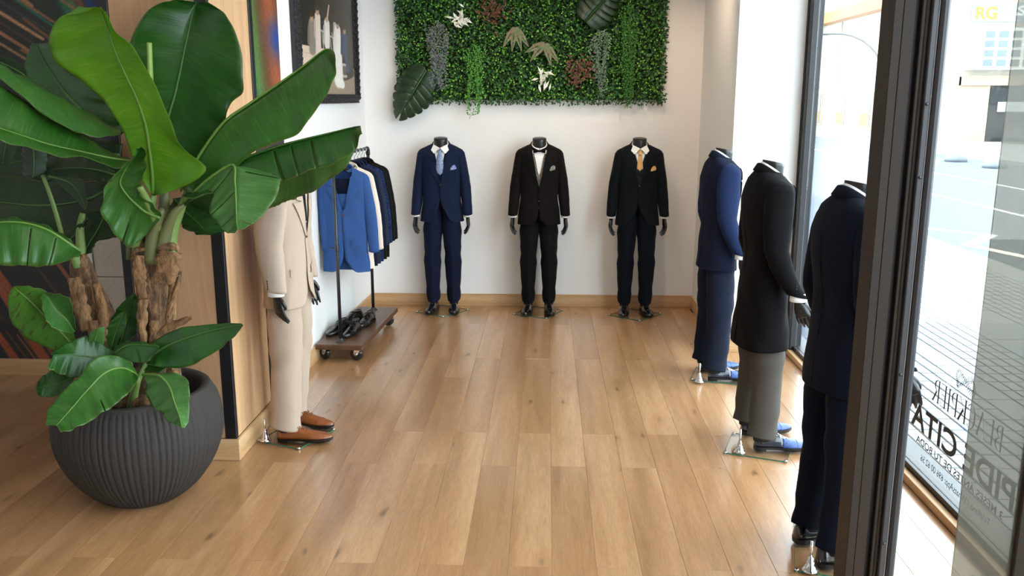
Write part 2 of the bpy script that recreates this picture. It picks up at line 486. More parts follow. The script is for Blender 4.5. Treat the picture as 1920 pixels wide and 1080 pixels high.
# low pale cabinet between the mural and the pillar
lc = thing('low_cabinet', 'low beige cabinet with white edge between the dark mural and the wooden pillar', 'cabinet', (-3.0, 5.56, 0))
box('edge_panel', (0, 0.035, -0.012, 0.35, 0, 1.36), plain('white_gloss_paint', 'f2f2f0', 0.4), lc)
dmat = plain('beige_laminate', 'cbbfb2', 0.45)
for k, (z0, z1) in enumerate(((0.0, 0.796), (0.800, 1.33))):
    box('front_panel', (0.037, 0.86, 0.0, 0.02, z0, z1), dmat, lc, bevel=0.002)
box('carcass', (0.037, 0.86, 0.021, 0.35, 0, 1.32), dmat, lc)
box('top', (0.037, 0.86, -0.012, 0.35, 1.331, 1.36), dmat, lc)
def skirting(name, a, b, th=0.017, h=0.118, mat=None):
    a, b = Vector(a), Vector(b); d = (b - a); L = d.length
    o = MB().box(0, L, -0.0, th, -0.0, h).build(name, mat or M['skirting'], smooth=False, bevel=0.002)
    o.location = (a.x, a.y, 0); o.rotation_euler = (0, 0, math.atan2(d.y, d.x))
    return struct(o)
skirting('baseboard_back', (1.385, 8.195), (-1.665, 8.195))
skirting('baseboard_left', LW1, LW0 + LWD * 0.69)
o = skirting('baseboard_right', (1.385, 6.70), (1.385, 8.178))
skirting('baseboard_return', (1.845, 6.715), (1.37, 6.715))
skirting('baseboard_rear_left', (-3.02, 5.93), (-5.2, 5.93))

# ------------------------------------------------------------------ oak-veneered pillar with black corner strips
pl = struct(empty('wall_pillar', (-1.69, 4.48, 0)))
def pbox(n, b, m, bev=0.002):
    return box(n, (b[0] + 1.69, b[1] + 1.69, b[2] - 4.48, b[3] - 4.48, b[4], b[5]), m, pl, bevel=bev)
pbox('core', (-2.20, -1.70, 4.50, 5.12, 0.0, 3.44), M['black'])
pbox('front_panel', (-2.185, -1.752, 4.482, 4.502, 0.121, 3.44), M['veneer'])
pbox('side_panel', (-1.706, -1.69, 4.512, 5.10, 0.121, 3.44), M['veneer_light'])
pbox('corner_strip', (-1.75, -1.688, 4.478, 4.51, 0.121, 3.44), M['black'])
pbox('corner_strip', (-2.235, -2.187, 4.478, 4.51, 0.121, 3.44), M['black'])
pbox('corner_strip', (-1.72, -1.684, 5.102, 5.16, 0.0, 3.44), M['black'])
pbox('plinth_board', (-2.235, -1.672, 4.464, 4.482, 0.0, 0.12), M['skirting'])
pbox('plinth_board', (-1.69, -1.672, 4.484, 5.10, 0.0, 0.12), oak('oak_skirting_lengthwise', 'cda678', 'b98f63', 'dcb98e', 'Y'))

# ------------------------------------------------------------------ peacock-feather murals
def mural_a(u, v):
    # large feather print: bronze and teal barbs above, dark with rust strands below; u to the right, v up
    rs = np.random.RandomState(4)
    c = np.zeros(u.shape + (3,)) + np.array([17, 16, 18]) / 255
    up = np.clip((v - 0.62) * 5, 0, 1); sh = (0.85 - v) * 0.4
    c = lay(c, (40, 46, 36), np.exp(-((u - 0.5) / 0.3) ** 2) * up * 0.8)
    for cen, w, col in ((0.602, 0.014, (38, 128, 96)), (0.618, 0.009, (98, 146, 78)), (0.634, 0.009, (156, 88, 54)), (0.655, 0.012, (34, 66, 138)), (0.70, 0.02, (30, 96, 70)), (0.56, 0.02, (46, 58, 40))):
        c = lay(c, col, np.exp(-((u - cen - sh) / w) ** 2) * up * 0.9)
    for i in range(13):
        a = (rs.uniform(0.30, 0.60), rs.uniform(0.66, 1.02)); L = rs.uniform(0.08, 0.2)
        b = (a[0] + L, a[1] - L * 0.78 * rs.uniform(0.85, 1.15))
        col = [(176, 124, 84), (150, 96, 58), (196, 150, 112), (22, 130, 104), (60, 70, 60), (88, 58, 38)][i % 6]
        c = lay(c, col, seg(u, v, a, b, 0.0034, 0.0024) * 0.8)
    for a, b, col in (((0.44, 0.845), (0.555, 0.762), (192, 142, 104)), ((0.45, 0.79), (0.53, 0.732), (170, 112, 76)), ((0.50, 0.87), (0.54, 0.835), (186, 128, 86)), ((0.44, 0.725), (0.515, 0.668), (26, 138, 110)), ((0.44, 0.70), (0.50, 0.655), (20, 116, 92))):
        c = lay(c, col, seg(u, v, a, b, 0.0042, 0.0034))
    for i in range(70):
        a = (rs.uniform(0.10, 0.66), rs.uniform(0.05, 0.60)); L = rs.uniform(0.05, 0.2)
        b = (a[0] + L * 0.55, a[1] - L)
        col = [(150, 92, 52), (110, 62, 34), (178, 96, 50), (82, 52, 34)][i % 4]
        c = lay(c, col, seg(u, v, a, b, 0.0018, 0.0026 if i % 5 else 0.005) * 0.75)
    for a, b, w in (((0.36, 0.27), (0.50, -0.04), 0.008), ((0.35, 0.13), (0.44, -0.05), 0.007), ((0.30, 0.42), (0.46, 0.10), 0.006)):
        c = lay(c, (166, 82, 46), seg(u, v, a, b, w, w * 1.5) * 0.9)
    tex = 0.86 + 0.28 * rs.rand(*u.shape)
    return c * tex[..., None]

def mural_b(u, v):
    rs = np.random.RandomState(5)
    c = np.zeros(u.shape + (3,)) + np.array([26, 22, 22]) / 255
    s = u + (v - 0.75) * 0.9
    up = np.clip((v - 0.52) * 9, 0, 1)
    c = lay(c, (70, 118, 58), np.exp(-((s - 0.28) / 0.22) ** 2) * up)
    c = lay(c, (24, 128, 92), np.exp(-((s - 0.02) / 0.16) ** 2) * up)
    c = lay(c, (158, 84, 48), np.exp(-((s - 0.82) / 0.36) ** 2) * up)
    c = lay(c, (40, 70, 140), np.exp(-(((u - 0.95) / 0.25) ** 2 + ((v - 0.725) / 0.04) ** 2)))
    for i in range(18):
        a = (rs.uniform(-0.2, 0.9), rs.uniform(0.1, 0.6)); b = (a[0] + rs.uniform(0.2, 0.6), a[1] - rs.uniform(0.1, 0.3))
        c = lay(c, (128, 74, 42), seg(u, v, a, b, 0.02, 0.012) * 0.6)
    return c * (0.88 + 0.24 * rs.rand(*u.shape))[..., None]

mu = tag(print_panel('feather_mural', (-5.18, 5.925, 0.119), (3.30, 0, 0), (0, 0, 2.9), 520, 460, mural_a, M['print']),
    'dark wallpaper mural of bronze and teal feather barbs behind the banana plant', 'mural')
a0 = LW0 + LWD * 0.03 + LWN * 0.004; a1 = LWD * 0.655
b_ = tag(print_panel('feather_mural', (a0.x, a0.y, 0.0), tuple(a1), (0, 0, 3.2), 70, 240, mural_b, M['print']),
    'narrow mural strip in green, rust and blue beside the framed wedding picture', 'mural')

# ------------------------------------------------------------------ framed wedding picture on the left wall
pt0 = Vector((-1.7, 6.14, 0)); t_ = (pt0 - LW0).dot(LWD)
PW0 = LW0 + LWD * t_ + LWN * 0.003; PLEN, PZ0, PZ1 = 1.72, 1.905, 3.12
pic = thing('framed_picture', 'large wedding photograph in a carved black and silver frame on the white wall', 'picture', (PW0.x, PW0.y, PZ0), math.atan2(LWD.y, LWD.x))
# local: x along the wall, -y out of the wall, z up
FH = PZ1 - PZ0; FW = 0.115
def wedding(u, v):
    rs = np.random.RandomState(9)
    n = rs.rand(*u.shape); v = v * 1.5
    c = np.zeros(u.shape + (3,)) + np.array([48, 42, 36]) / 255
    c = lay(c, (86, 74, 60), (n > 0.86) * (v > 0.42) * (u > 0.42) * 0.8)
    c = lay(c, (196, 178, 160), (n > 0.975) * (v > 0.5) * 0.7)
    c = lay(c, (30, 27, 26), ((u < 0.26) & (v > 0.35)) * 0.75)
    c = lay(c, (172, 150, 128), ((v < 0.22) * 1.0) * (0.75 + 0.25 * n))
    c = lay(c, (150, 132, 112), ((v < 0.30) & (u > 0.62)) * 0.7)
    # the pale vintage car: body, bonnet, running board, wheel, open top frame
    body = ((u < 0.74) & (v > 0.20) & (v < 0.47 - 0.10 * np.clip((u - 0.45) * 2, 0, 1))) * 1.0
    c = lay(c, (214, 190, 172), body)
    c = lay(c, (196, 168, 150), ((u < 0.55) & (v > 0.395) & (v < 0.405)) * 1.0)
    c = lay(c, (120, 100, 88), ((u < 0.72) & (v > 0.20) & (v < 0.225)) * 1.0)
    for r, col in ((0.115, (44, 38, 36)), (0.085, (188, 172, 160)), (0.055, (90, 78, 72))):
        c = lay(c, col, np.clip((r - np.hypot((u - 0.78) * 0.62, v - 0.27)) * 120, 0, 1))
    c = lay(c, (36, 33, 32), np.clip((0.07 - np.hypot((u - 0.90) * 0.8, v - 0.25)) * 90, 0, 1))
    for k in range(6):
        c = lay(c, (206, 196, 186), seg(u, v, (0.34 + 0.05 * k, 0.47), (0.33 + 0.045 * k, 0.66), 0.006) * 0.9)
    c = lay(c, (206, 196, 186), seg(u, v, (0.32, 0.66), (0.60, 0.60), 0.006))
    # the party: suited and gowned figures standing in and beside the car
    def fig(x, foot, head, w, col, skin=(186, 140, 112), hair=(66, 46, 34), flare=1.0):
        nonlocal c
        c = lay(c, col, seg(u, v, (x, foot), (x + 0.01, head - 0.10), w * 1.2 * flare, w * 1.2)); c = lay(c, [q * 0.82 for q in col], seg(u, v, (x - w, head - 0.14), (x - w * 1.3, head - 0.30), w * 0.4))
        c = lay(c, skin, seg(u, v, (x + 0.01, head - 0.06), (x + 0.012, head - 0.03), 0.026))
        c = lay(c, hair, seg(u, v, (x + 0.008, head - 0.012), (x + 0.01, head), 0.028))
    fig(0.20, 0.44, 0.80, 0.045, (138, 126, 112)); fig(0.30, 0.40, 0.88, 0.04, (222, 202, 186))
    fig(0.46, 0.52, 0.84, 0.042, (232, 222, 212)); c = lay(c, (206, 170, 146), seg(u, v, (0.47, 0.76), (0.52, 0.93), 0.012))
    fig(0.66, 0.16, 0.80, 0.05, (238, 232, 224), flare=1.5); c = lay(c, (232, 226, 220), seg(u, v, (0.62, 0.75), (0.60, 0.25), 0.03, 0.05) * 0.7)
    c = lay(c, (240, 236, 230), seg(u, v, (0.66, 0.14), (0.73, 0.11), 0.045))
    fig(0.80, 0.50, 0.76, 0.05, (60, 74, 104)); c = lay(c, (58, 70, 98), seg(u, v, (0.81, 0.50), (0.86, 0.28), 0.032))
    return c * (0.93 + 0.14 * n)[..., None]
print_panel('photograph', (FW, -0.022, FW * 0.6), (PLEN - 2 * FW, 0, 0), (0, 0, FH - 1.2 * FW), 300, 420, wedding, M['photo'], pic)
box('backing_board', (0.02, PLEN - 0.02, -0.018, 0.0, 0.02, FH - 0.02), M['black'], pic)
def moulding(name, L, W, axis):
    """Carved frame member: scooped moulding with rows of raised leaf and scroll ornament."""
    nU = int(L / 0.0075); nW = 14
    vs = []; fs = []
    for i in range(nU + 1):
        for j in range(nW + 1):
            s = i / nU * L; t = j / nW
            h = 0.020 + 0.020 * math.cos((t - 0.75) * 2.6) ** 2
            h += 0.008 * max(0, math.sin(s * 2 * PI / 0.058 + 3.0 * math.sin(t * PI))) * math.sin(t * PI) ** 0.5
            h += 0.005 * max(0, math.sin(s * 2 * PI / 0.029)) * (1 if t < 0.2 or t > 0.86 else 0)
            m_ = min(s, L - s)
            lo = t * W
            if axis == 'x': p = (s, -h - 0.004, lo)
            else: p = (lo, -h - 0.004, s)
            vs.append(p)
    w = nW + 1
    for i in range(nU):
        for j in range(nW): fs.append((i * w + j, (i + 1) * w + j, (i + 1) * w + j + 1, i * w + j + 1))
    # back and sides so that the member has depth
    b0 = len(vs)
    e = [(0, 0), (L, 0), (L, W), (0, W)]
    vs += [((x, 0, y) if axis == 'x' else (y, 0, x)) for x, y in e]
    rows = [[i * w for i in range(nU + 1)], [i * w + nW for i in range(nU + 1)]]
    fs.append(tuple([b0, b0 + 1] + list(reversed(rows[0])))); fs.append(tuple([b0 + 3, b0 + 2] + list(reversed(rows[1]))))
    fs.append(tuple([b0, b0 + 3] + list(reversed(range(0, w))))); fs.append(tuple([b0 + 1, b0 + 2] + list(reversed(range(nU * w, nU * w + w)))))
    fs.append((b0, b0 + 1, b0 + 2, b0 + 3))
    return MB().add(vs, fs)
WZ = FW * 0.62
for nm, L, W, ax, loc in (('frame_rail', PLEN, WZ, 'x', (0, 0, 0)), ('frame_rail', PLEN, WZ, 'x', (0, 0, FH - WZ)),
                          ('frame_stile', FH - 2 * WZ, FW, 'z', (0, 0, WZ)), ('frame_stile', FH - 2 * WZ, FW, 'z', (PLEN - FW, 0, WZ))):
    o = moulding(nm, L, W, ax).build(nm, M['frame_black'], pic, smooth=False); o.location = loc

# ------------------------------------------------------------------ shop window on the right, with its frame and oak sill
WX = 1.93
win = struct(empty('window_1', (WX, 5.0, 0)))
def wbox(n, b, m, bev=0.002):
    return box(n, (b[0] - WX, b[1] - WX, b[2] - 5.0, b[3] - 5.0, b[4], b[5]), m, win, bevel=bev)
wbox('sill_board', (1.865, 1.905, 1.4, 6.70, 0.0, 0.045), oak('oak_sill', 'c59b6c', 'b08456', 'd3ad80', 'Y'))
wbox('bottom_rail', (1.906, 1.97, -1.6, 6.70, -0.013, 0.075), M['black'])
wbox('jamb', (1.872, 1.99, 6.70, 6.86, 0.0, 3.44), M['black'], 0.006)
wbox('jamb_face', (1.88, 1.93, 6.62, 6.70, 0.0, 3.44), M['alu_grey'], 0.006)
wbox('top_rail', (1.9, 1.97, -1.6, 6.70, 3.36, 3.44), M['black'])
wbox('pane', (WX - 0.004, WX + 0.004, 1.42, 6.62, 0.075, 3.36), M['window_glass'], 0.0)
wbox('stile', (1.90, 1.97, 1.34, 1.42, 0.0, 3.44), M['alu'])

# ------------------------------------------------------------------ lettering on the inside of the pane (reads from the street)
LX = WX - 0.0065
lett = []
def font_mesh(body, bold=0.0):
    cu = bpy.data.curves.new('lettering', 'FONT'); cu.body = body; cu.offset = bold; cu.resolution_u = 4
    ob = bpy.data.objects.new('lettering', cu); COL.objects.link(ob)
    dg = bpy.context.evaluated_depsgraph_get()
    me = bpy.data.meshes.new_from_object(ob.evaluated_get(dg))
    bpy.data.objects.remove(ob); bpy.data.curves.remove(cu)
    return me
def vinyl(body, y0, y1, z0, h, bold, label):
    """One line of lettering; each word is a part."""
    root = thing('lettering', label, 'lettering', (LX, y0, z0), 0, 'vinyl lettering on the shop window')
    v = np.array([p.co[:] for p in font_mesh(body, bold).vertices])
    xa, k = v[:, 0].min(), (y1 - y0) / (v[:, 0].max() - v[:, 0].min())
    words = body.split(' '); pos = 0
    for w in words:
        me = font_mesh(w, bold); q = np.array([p.co[:] for p in me.vertices])
        # where this word begins within the whole line
        pre = body[:pos]
        if pre:
            full = np.array([p.co[:] for p in font_mesh(pre + w, bold).vertices])[:, 0].max()
            x_off = full - q[:, 0].max()
        else: x_off = 0.0
        MB().add([(0, (p[0] + x_off - xa) * k, p[1] / 0.70 * h) for p in q], [tuple(p.vertices) for p in me.polygons]).build('word', M['lettering'], root, smooth=False)
        pos += len(w) + 1
    return root
vinyl('PIDE CITA', 3.42, 4.455, 0.284, 0.122, 0.022, 'largest bold black words PIDE CITA on the window glass')
vinyl('3 MESES ANTES DE TU BODA', 3.487, 4.372, 0.212, 0.036, 0.012, 'small bold line about the wedding date under the largest words on the glass')
vinyl('Tel\u00e9fono / WhatsApp: 696 00 62 56', 3.578, 4.30, 0.135, 0.034, 0.0, 'thin bottom line of lettering with the telephone number on the glass')
# the shop's name in thin-and-thick serif capitals, drawn stroke by stroke
def serif_word():
    mb = MB()
    def poly(pts): mb.add([(0, x, z) for x, z in pts], [tuple(range(len(pts)))])
    def bar(x0, z0, x1, z1, w):
        d = math.hypot(x1 - x0, z1 - z0); nx, nz = -(z1 - z0) / d * w / 2, (x1 - x0) / d * w / 2
        poly([(x0 + nx, z0 + nz), (x0 - nx, z0 - nz), (x1 - nx, z1 - nz), (x1 + nx, z1 + nz)])
    def stem(x, w=0.13): bar(x, 0, x, 1, w); bar(x - w, 0.012, x + w, 0.012, 0.025); bar(x - w, 0.988, x + w, 0.988, 0.025)
    def bowl(cx, cz, rx, rz, a0, a1, thick, thin=0.03):
        n = 18
        for k in range(n):
            q = [math.radians(a0 + (a1 - a0) * (k + e) / n) for e in (0, 1)]
            w = [thin + (thick - thin) * abs(math.cos(a)) ** 1.5 for a in q]
            poly([(cx + rx * math.cos(q[0]), cz + rz * math.sin(q[0])), (cx + rx * math.cos(q[1]), cz + rz * math.sin(q[1])),
                  (cx + (rx - w[1]) * math.cos(q[1]), cz + (rz - w[1] * 0.6) * math.sin(q[1])), (cx + (rx - w[0]) * math.cos(q[0]), cz + (rz - w[0] * 0.6) * math.sin(q[0]))])
    x = 0.1
    for ch in 'BLACKPIER':
        if ch == 'B': stem(x); bowl(x + 0.1, 0.76, 0.36, 0.24, -90, 90, 0.12); bowl(x + 0.1, 0.26, 0.42, 0.26, -90, 90, 0.13); x += 0.78
        elif ch == 'L': stem(x); bar(x, 0.015, x + 0.48, 0.015, 0.03); bar(x + 0.46, 0, x + 0.49, 0.25, 0.03); x += 0.66
        elif ch == 'A': bar(x - 0.05, 0, x + 0.28, 1, 0.035); bar(x + 0.28, 1, x + 0.62, 0, 0.13); bar(x + 0.08, 0.35, x + 0.5, 0.35, 0.03); bar(x - 0.15, .012, x + .06, .012, .025); bar(x + .48, .012, x + .76, .012, .025); x += 0.98
        elif ch == 'C': bowl(x + 0.33, 0.5, 0.44, 0.51, 50, 310, 0.13); bar(x + 0.62, 0.68, x + 0.64, 1.0, 0.03); x += 0.86
        elif ch == 'K': stem(x); bar(x + 0.06, 0.38, x + 0.56, 0.98, 0.035); bar(x + 0.2, 0.55, x + 0.62, 0.0, 0.13); bar(x + .46, .988, x + .7, .988, .025); bar(x + .5, .012, x + .78, .012, .025); x += 0.9
        elif ch == 'P': stem(x); bowl(x + 0.1, 0.73, 0.4, 0.27, -90, 90, 0.13); x += 0.74
        elif ch == 'I': stem(x); x += 0.4
        elif ch == 'E': stem(x); bar(x, 0.015, x + 0.48, 0.015, 0.03); bar(x, 0.985, x + 0.46, 0.985, 0.03); bar(x, 0.52, x + 0.36, 0.52, 0.03); bar(x + .47, 0, x + .5, .25, .03); bar(x + .45, .78, x + .47, 1, .03); bar(x + .35, .42, x + .36, .62, .03); x += 0.72
        elif ch == 'R': stem(x); bowl(x + 0.1, 0.75, 0.38, 0.25, -90, 90, 0.13); bar(x + 0.22, 0.5, x + 0.56, 0.0, 0.12); bar(x + .5, .012, x + .72, .012, .025); x += 0.6
    s = np.array(mb.v); s[:, 1] *= (4.252 - 3.56) / s[:, 1].max()
    s[:, 2] *= 0.115
    mb.v = [tuple(p) for p in s]
    return mb
o = serif_word().build('lettering', M['lettering'], smooth=False); o.location = (LX, 3.56, 0.482)
tag(o, 'shop name in thin serif capitals on the glass above the bold words', 'lettering', 'vinyl lettering on the shop window')
# emblem: two hatched ribbons looping through each other like a flat knot
mb = MB()
for r in range(2):
    f = lambda t: ((0.094 * math.sin(t) * (1 if r == 0 else 0.86), 0.030 * math.sin(2 * t + 0.5 * r) + 0.012 * math.sin(t) * (1 if r == 0 else -1)))
    for k in range(44):
        t = 2 * PI * k / 44
        (a_, b_), (c_, d_) = f(t), f(t + 0.01)
        L = math.hypot(c_ - a_, d_ - b_); tx, tz = (c_ - a_) / L, (d_ - b_) / L
        mb.add([(0, a_ + tz * e * 0.008 + tx * w, b_ - tx * e * 0.008 + tz * w) for e, w in ((-1, -.0022), (1, -.0005), (1, .0034), (-1, .0018))], [(0, 1, 2, 3)])
o = mb.build('emblem', M['lettering'], smooth=False); o.location = (LX, 3.925, 0.672)
tag(o, 'small hatched knot emblem above the serif shop name on the glass', 'emblem', 'vinyl lettering on the shop window')

# ------------------------------------------------------------------ dark aluminium door post and the grey glass leaf of the entrance, its haze painted in
ps = struct(empty('trim_1', (1.07, 2.9, 0)))
def post_part(n, x0, x1, y0, y1, m, bev=0.002):
    return box(n, (x0 - 1.07, x1 - 1.07, y0 - 2.9, y1 - 2.9, 0.0, 3.44), m, ps, bevel=bev)
post_part('core', 1.072, 1.222, 2.915, 3.0, M['groove'])
post_part('flat_bar', 1.069, 1.0975, 2.886, 3.0, M['alu'], 0.002)
post_part('flat_bar', 1.0980, 1.135, 2.886, 3.0, M['alu'], 0.002)
post_part('glazing_bar', 1.158, 1.1695, 2.894, 3.0, M['alu'], 0.002)
post_part('glazing_bar', 1.170, 1.182, 2.894, 3.0, M['alu'], 0.002)
post_part('cover_strip', 1.183, 1.202, 2.878, 2.98, M['alu_grey'], 0.003)
post_part('brush_seal', 1.2045, 1.2085, 2.886, 2.98, plain('worn_pale_seal', 'a39c94', 0.8, gscale=220))
post_part('round_edge', 1.2105, 1.239, 2.876, 2.97, M['alu_grey'], 0.009)
sm = M['steel']
for z in (0.42, 1.04, 1.70, 1.93):
    o = MB().lathe([(0.0055, 0), (0.0055, 0.002), (0.003, 0.0035), (0.0001, 0.0036)], 12).build('screw', sm, ps)
    o.rotation_euler = (PI / 2, 0, 0); o.location = (1.1925 - 1.07, 2.878 - 2.9, z)
gd = thing('glass_door', 'hazy grey glass door leaf with dark stile beside the lettered window', 'door', (1.448, 2.9, 0))
box('pane', (0, 0.20, -0.004, 0.004, 0.04, 3.3), M['tinted_glass'], gd, bevel=0)
box('stile', (0.20, 0.29, -0.022, 0.022, 0.0, 3.3), M['alu'], gd, bevel=0.004)
box('bottom_shoe', (0, 0.20, -0.012, 0.012, 0.0, 0.04), M['alu'], gd, bevel=0.002)

# ------------------------------------------------------------------ the street outside
GZ = -0.12
struct(MB().box(1.97, 5.84, -8, 60, -0.5, GZ - 0.021).build('sidewalk_bed', M['pave_groove'], smooth=False))
pv = struct(MB().box(1.97, 2.28, -8, 40, GZ - 0.02, GZ + 0.0).build('sidewalk_edge', plain('grey_concrete_strip', '676d70', 0.85, grain=0.2), smooth=False, bevel=0.003))
bed = struct(empty('sidewalk', (0, 0, 0)))
# paving tiles: three-by-three grooved blocks near the shop, plain slabs in bands, all laid one by one as far as they can be told apart
def tile(name, sx, sy, th=0.02):
    return MB().box(-sx / 2 + 0.007, sx / 2 - 0.007, -sy / 2 + 0.007, sy / 2 - 0.007, -th, 0).build(name, M['pave'], bed, smooth=False, bevel=0.003)
small = tile('paver', 0.1, 0.2); slab = tile('slab', 0.2, 0.4)
us = ub = 0; cnt = 0; far = MB()
def lay_tiles(proto, x0, x1, sx, sy, y0, y1, lim):
    global cnt
    first_ = True; k = 0
    xs = [x0 + sx * (i + 0.5) for i in range(int(round((x1 - x0) / sx)))]
    ys = [y0 + sy * (i + 0.5) for i in range(int((y1 - y0) / sy))]
    cells = sorted(((x, y) for x in xs for y in ys if 0.36 * y < x < 0.65 * y + 0.6), key=lambda c: c[0] ** 2 + c[1] ** 2)
    for x, y in cells:
        if k < lim:
            if first_: o = proto; first_ = False
            else: o = proto.copy(); COL.objects.link(o)
            o.location = (x, y, GZ + rnd.uniform(-0.001, 0.001)); k += 1
        else:
            far.box(x - sx / 2 + 0.009, x + sx / 2 - 0.009, y - sy / 2 + 0.009, y + sy / 2 - 0.009, GZ - 0.02, GZ)
lay_tiles(small, 2.28, 3.08, 0.1, 0.2, 3.2, 14, 300)
lay_tiles(slab, 3.08, 3.28, 0.2, 0.4, 3.2, 16, 30)
p2 = tile('paver', 0.2, 0.2); lay_tiles(p2, 3.28, 3.88, 0.1, 0.2, 3.2, 18, 0); bpy.data.objects.remove(p2)
lay_tiles(slab.copy() if False else tile('slab', 0.55, 0.55), 3.88, 4.43, 0.55, 0.55, 3.2, 24, 40)
p2 = tile('paver', 0.2, 0.2); lay_tiles(p2, 4.43, 5.43, 0.1, 0.2, 3.2, 24, 0); bpy.data.objects.remove(p2)
o = far.build('paver_field', M['pave'], bed, smooth=False); o['kind'] = 'stuff'
kb = tile('kerb_stone', 0.41, 1.0)
lay_tiles(kb, 5.43, 5.84, 0.41, 1.0, 6, 60, 60)
struct(MB().box(5.84, 15.2, -8, 120, -0.5, -0.2).build('road', M['asphalt'], smooth=False))
def stripe(pts, w, label):
    mb = MB()
    for k_, ((x0, y0), (x1, y1)) in enumerate(zip(pts[:-1], pts[1:])):
        d = Vector((x1 - x0, y1 - y0)).normalized(); n = Vector((-d.y, d.x)) * w / 2
        a = Vector((x0, y0)) - d * w * 0.3; b = Vector((x1, y1)) + d * w * 0.3
        mb.add([(p.x, p.y, -0.1975 + 0.0015 * k_) for p in (a + n, a - n, b - n, b + n)], [(0, 1, 2, 3)])
    v = mb.v
    o = mb.build('road_marking', M['roadpaint'], smooth=False)
    return tag(o, label, 'road marking', 'white markings on the road')
stripe([(6.33, 18.0), (6.86, 18.48), (6.3, 17.2)], 0.16, 'white zigzag bay marking on the road beyond the second navy suit')
stripe([(6.32, 15.0), (7.08, 14.2), (6.27, 13.2), (6.6, 12.2)], 0.2, 'white zigzag bay marking on the road right of the dark post')
stripe([(8.75, 21.5), (8.85, 16.5), (8.95, 12.5)], 0.14, 'long white lane line on the road, nearer one')
stripe([(11.2, 60), (11.3, 30), (11.4, 18)], 0.14, 'long white lane line on the road, farther one')
struct(MB().box(15.2, 30, -8, 140, -0.5, -0.08).build('far_sidewalk', M['pave'], smooth=False))
for i, (x, y) in enumerate(((14.03, 31.06), (13.97, 28.24))):
    o = MB().lathe([(0.36, -0.2), (0.36, -0.1), (0.30, 0.0), (0.18, 0.06), (0.001, 0.08)], 20).build('lane_divider', plain('dark_rubber_dome', '5c646b', 0.7))
    o.location = (x, y, 0)
    tag(o, ['low dark rubber dome on the road, the farther of the two', 'low dark rubber dome on the road, the nearer of the two'][i], 'lane divider')
# long cream building across the street (its front runs along the street)
b1 = thing('shop_building', 'long cream building with ochre eaves and ground-floor shop windows across the street', 'building', (20, 60, 0))
def b1box(n, b, m, par=None, bev=0.0):
    return box(n, (b[0] - 20, b[1] - 20, b[2] - 60, b[3] - 60, b[4], b[5]), m, par or b1, bevel=bev)
b1box('wall', (20.0, 30, 43.5, 130, -0.1, 7.0), M['stone'])
b1box('eaves', (19.2, 30, 43.5, 130, 7.0, 7.7), M['orange'])
b1box('string_course', (19.85, 20.0, 43.5, 130, 2.75, 3.0), M['stone'])
for y in range(48, 112, 6):
    w = b1box('window', (19.93, 20.0, y, y + 1.1, 5.3, 6.6), M['stone']); b1box('pane', (19.91, 19.93, y + 0.1, y + 1.0, 5.4, 6.5), M['win_blue'], b1)
    if y % 4 == 0: b1box('downpipe', (19.9, 20.0, y + 3, y + 3.12, 3.0, 7.0), M['stone2'])
for y0, y1, c in ((66.2, 67.6, 'shopglass'), (60.8, 63.2, 'shopglass'), (56.0, 58.6, 'shopglass'), (71, 73.5, 'shopglass'), (77, 80, 'shopglass')):
    w = b1box('shop_window', (19.9, 20.0, y0, y1, 0.0, 2.3), M['stone2']); b1box('pane', (19.86, 19.9, y0 + 0.2, y1 - 0.2, 0.1, 2.15), M['win_blue'])
    b1box('poster', (19.84, 19.86, y0 + 0.4, y1 - 0.5, 0.2, 1.0), M['orange'])
b1box('doorway', (19.9, 20.0, 53.2, 55.2, 0.0, 2.5), M['stone2']); b1box('door_leaf', (19.85, 19.9, 53.4, 54.3, 0.0, 2.3), plain('brown_door', '54402f', 0.6))
# nearer corner building with a glazed bay and a rooftop sign
b2 = thing('corner_building', 'corner building with glazed bay, blue rooftop sign and dark garage entrance across the street', 'building', (20, 43, 0))
def b2box(n, b, m, par=None):
    return box(n, (b[0] - 20, b[1] - 20, b[2] - 43, b[3] - 43, b[4], b[5]), m, par or b2, bevel=0)
b2box('wall', (18.9, 34, 43.0, 43.45, -0.1, 6.6), M['stone'])
b2box('ground_floor_cladding', (19.2, 20.55, 42.8, 43.0, -0.1, 2.9), M['stone2'])
b2box('lintel', (19.2, 34, 42.7, 43.0, 2.5, 2.95), M['stone2'])
b2box('garage_opening', (20.6, 34, 42.85, 43.0, -0.1, 2.5), plain('dark_garage', '26282a', 0.8))
b2box('notice_board', (21.0, 24.5, 42.75, 42.85, 1.3, 1.75), plain('pale_sign_board', 'c8ccd2', 0.5))
bay = b2box('bay', (19.3, 22.2, 42.3, 43.0, 3.2, 5.05), plain('white_window_frame', 'f2f2f2', 0.5))
for i in range(4):
    for j in range(4):
        x = 19.85 + i * 0.6; z = 3.35 + j * 0.42
        b2box('pane', (x, x + 0.42, 42.27, 42.31, z, z + 0.3), M['win_blue'])
for x in (22.6, 24.4, 26.2):
    b2box('window', (x, x + 1.2, 42.9, 43.0, 3.3, 5.0), plain('grey_window', '7b8288', 0.3, spec=0.7))
b2box('balcony_rail', (22.4, 30, 42.2, 42.3, 2.95, 3.6), plain('grey_railing', '6e7276', 0.5))
sgn = b2box('sign_board', (19.37, 26, 42.7, 42.9, 5.34, 6.15), plain('blue_sign', '7a8797', 0.6))
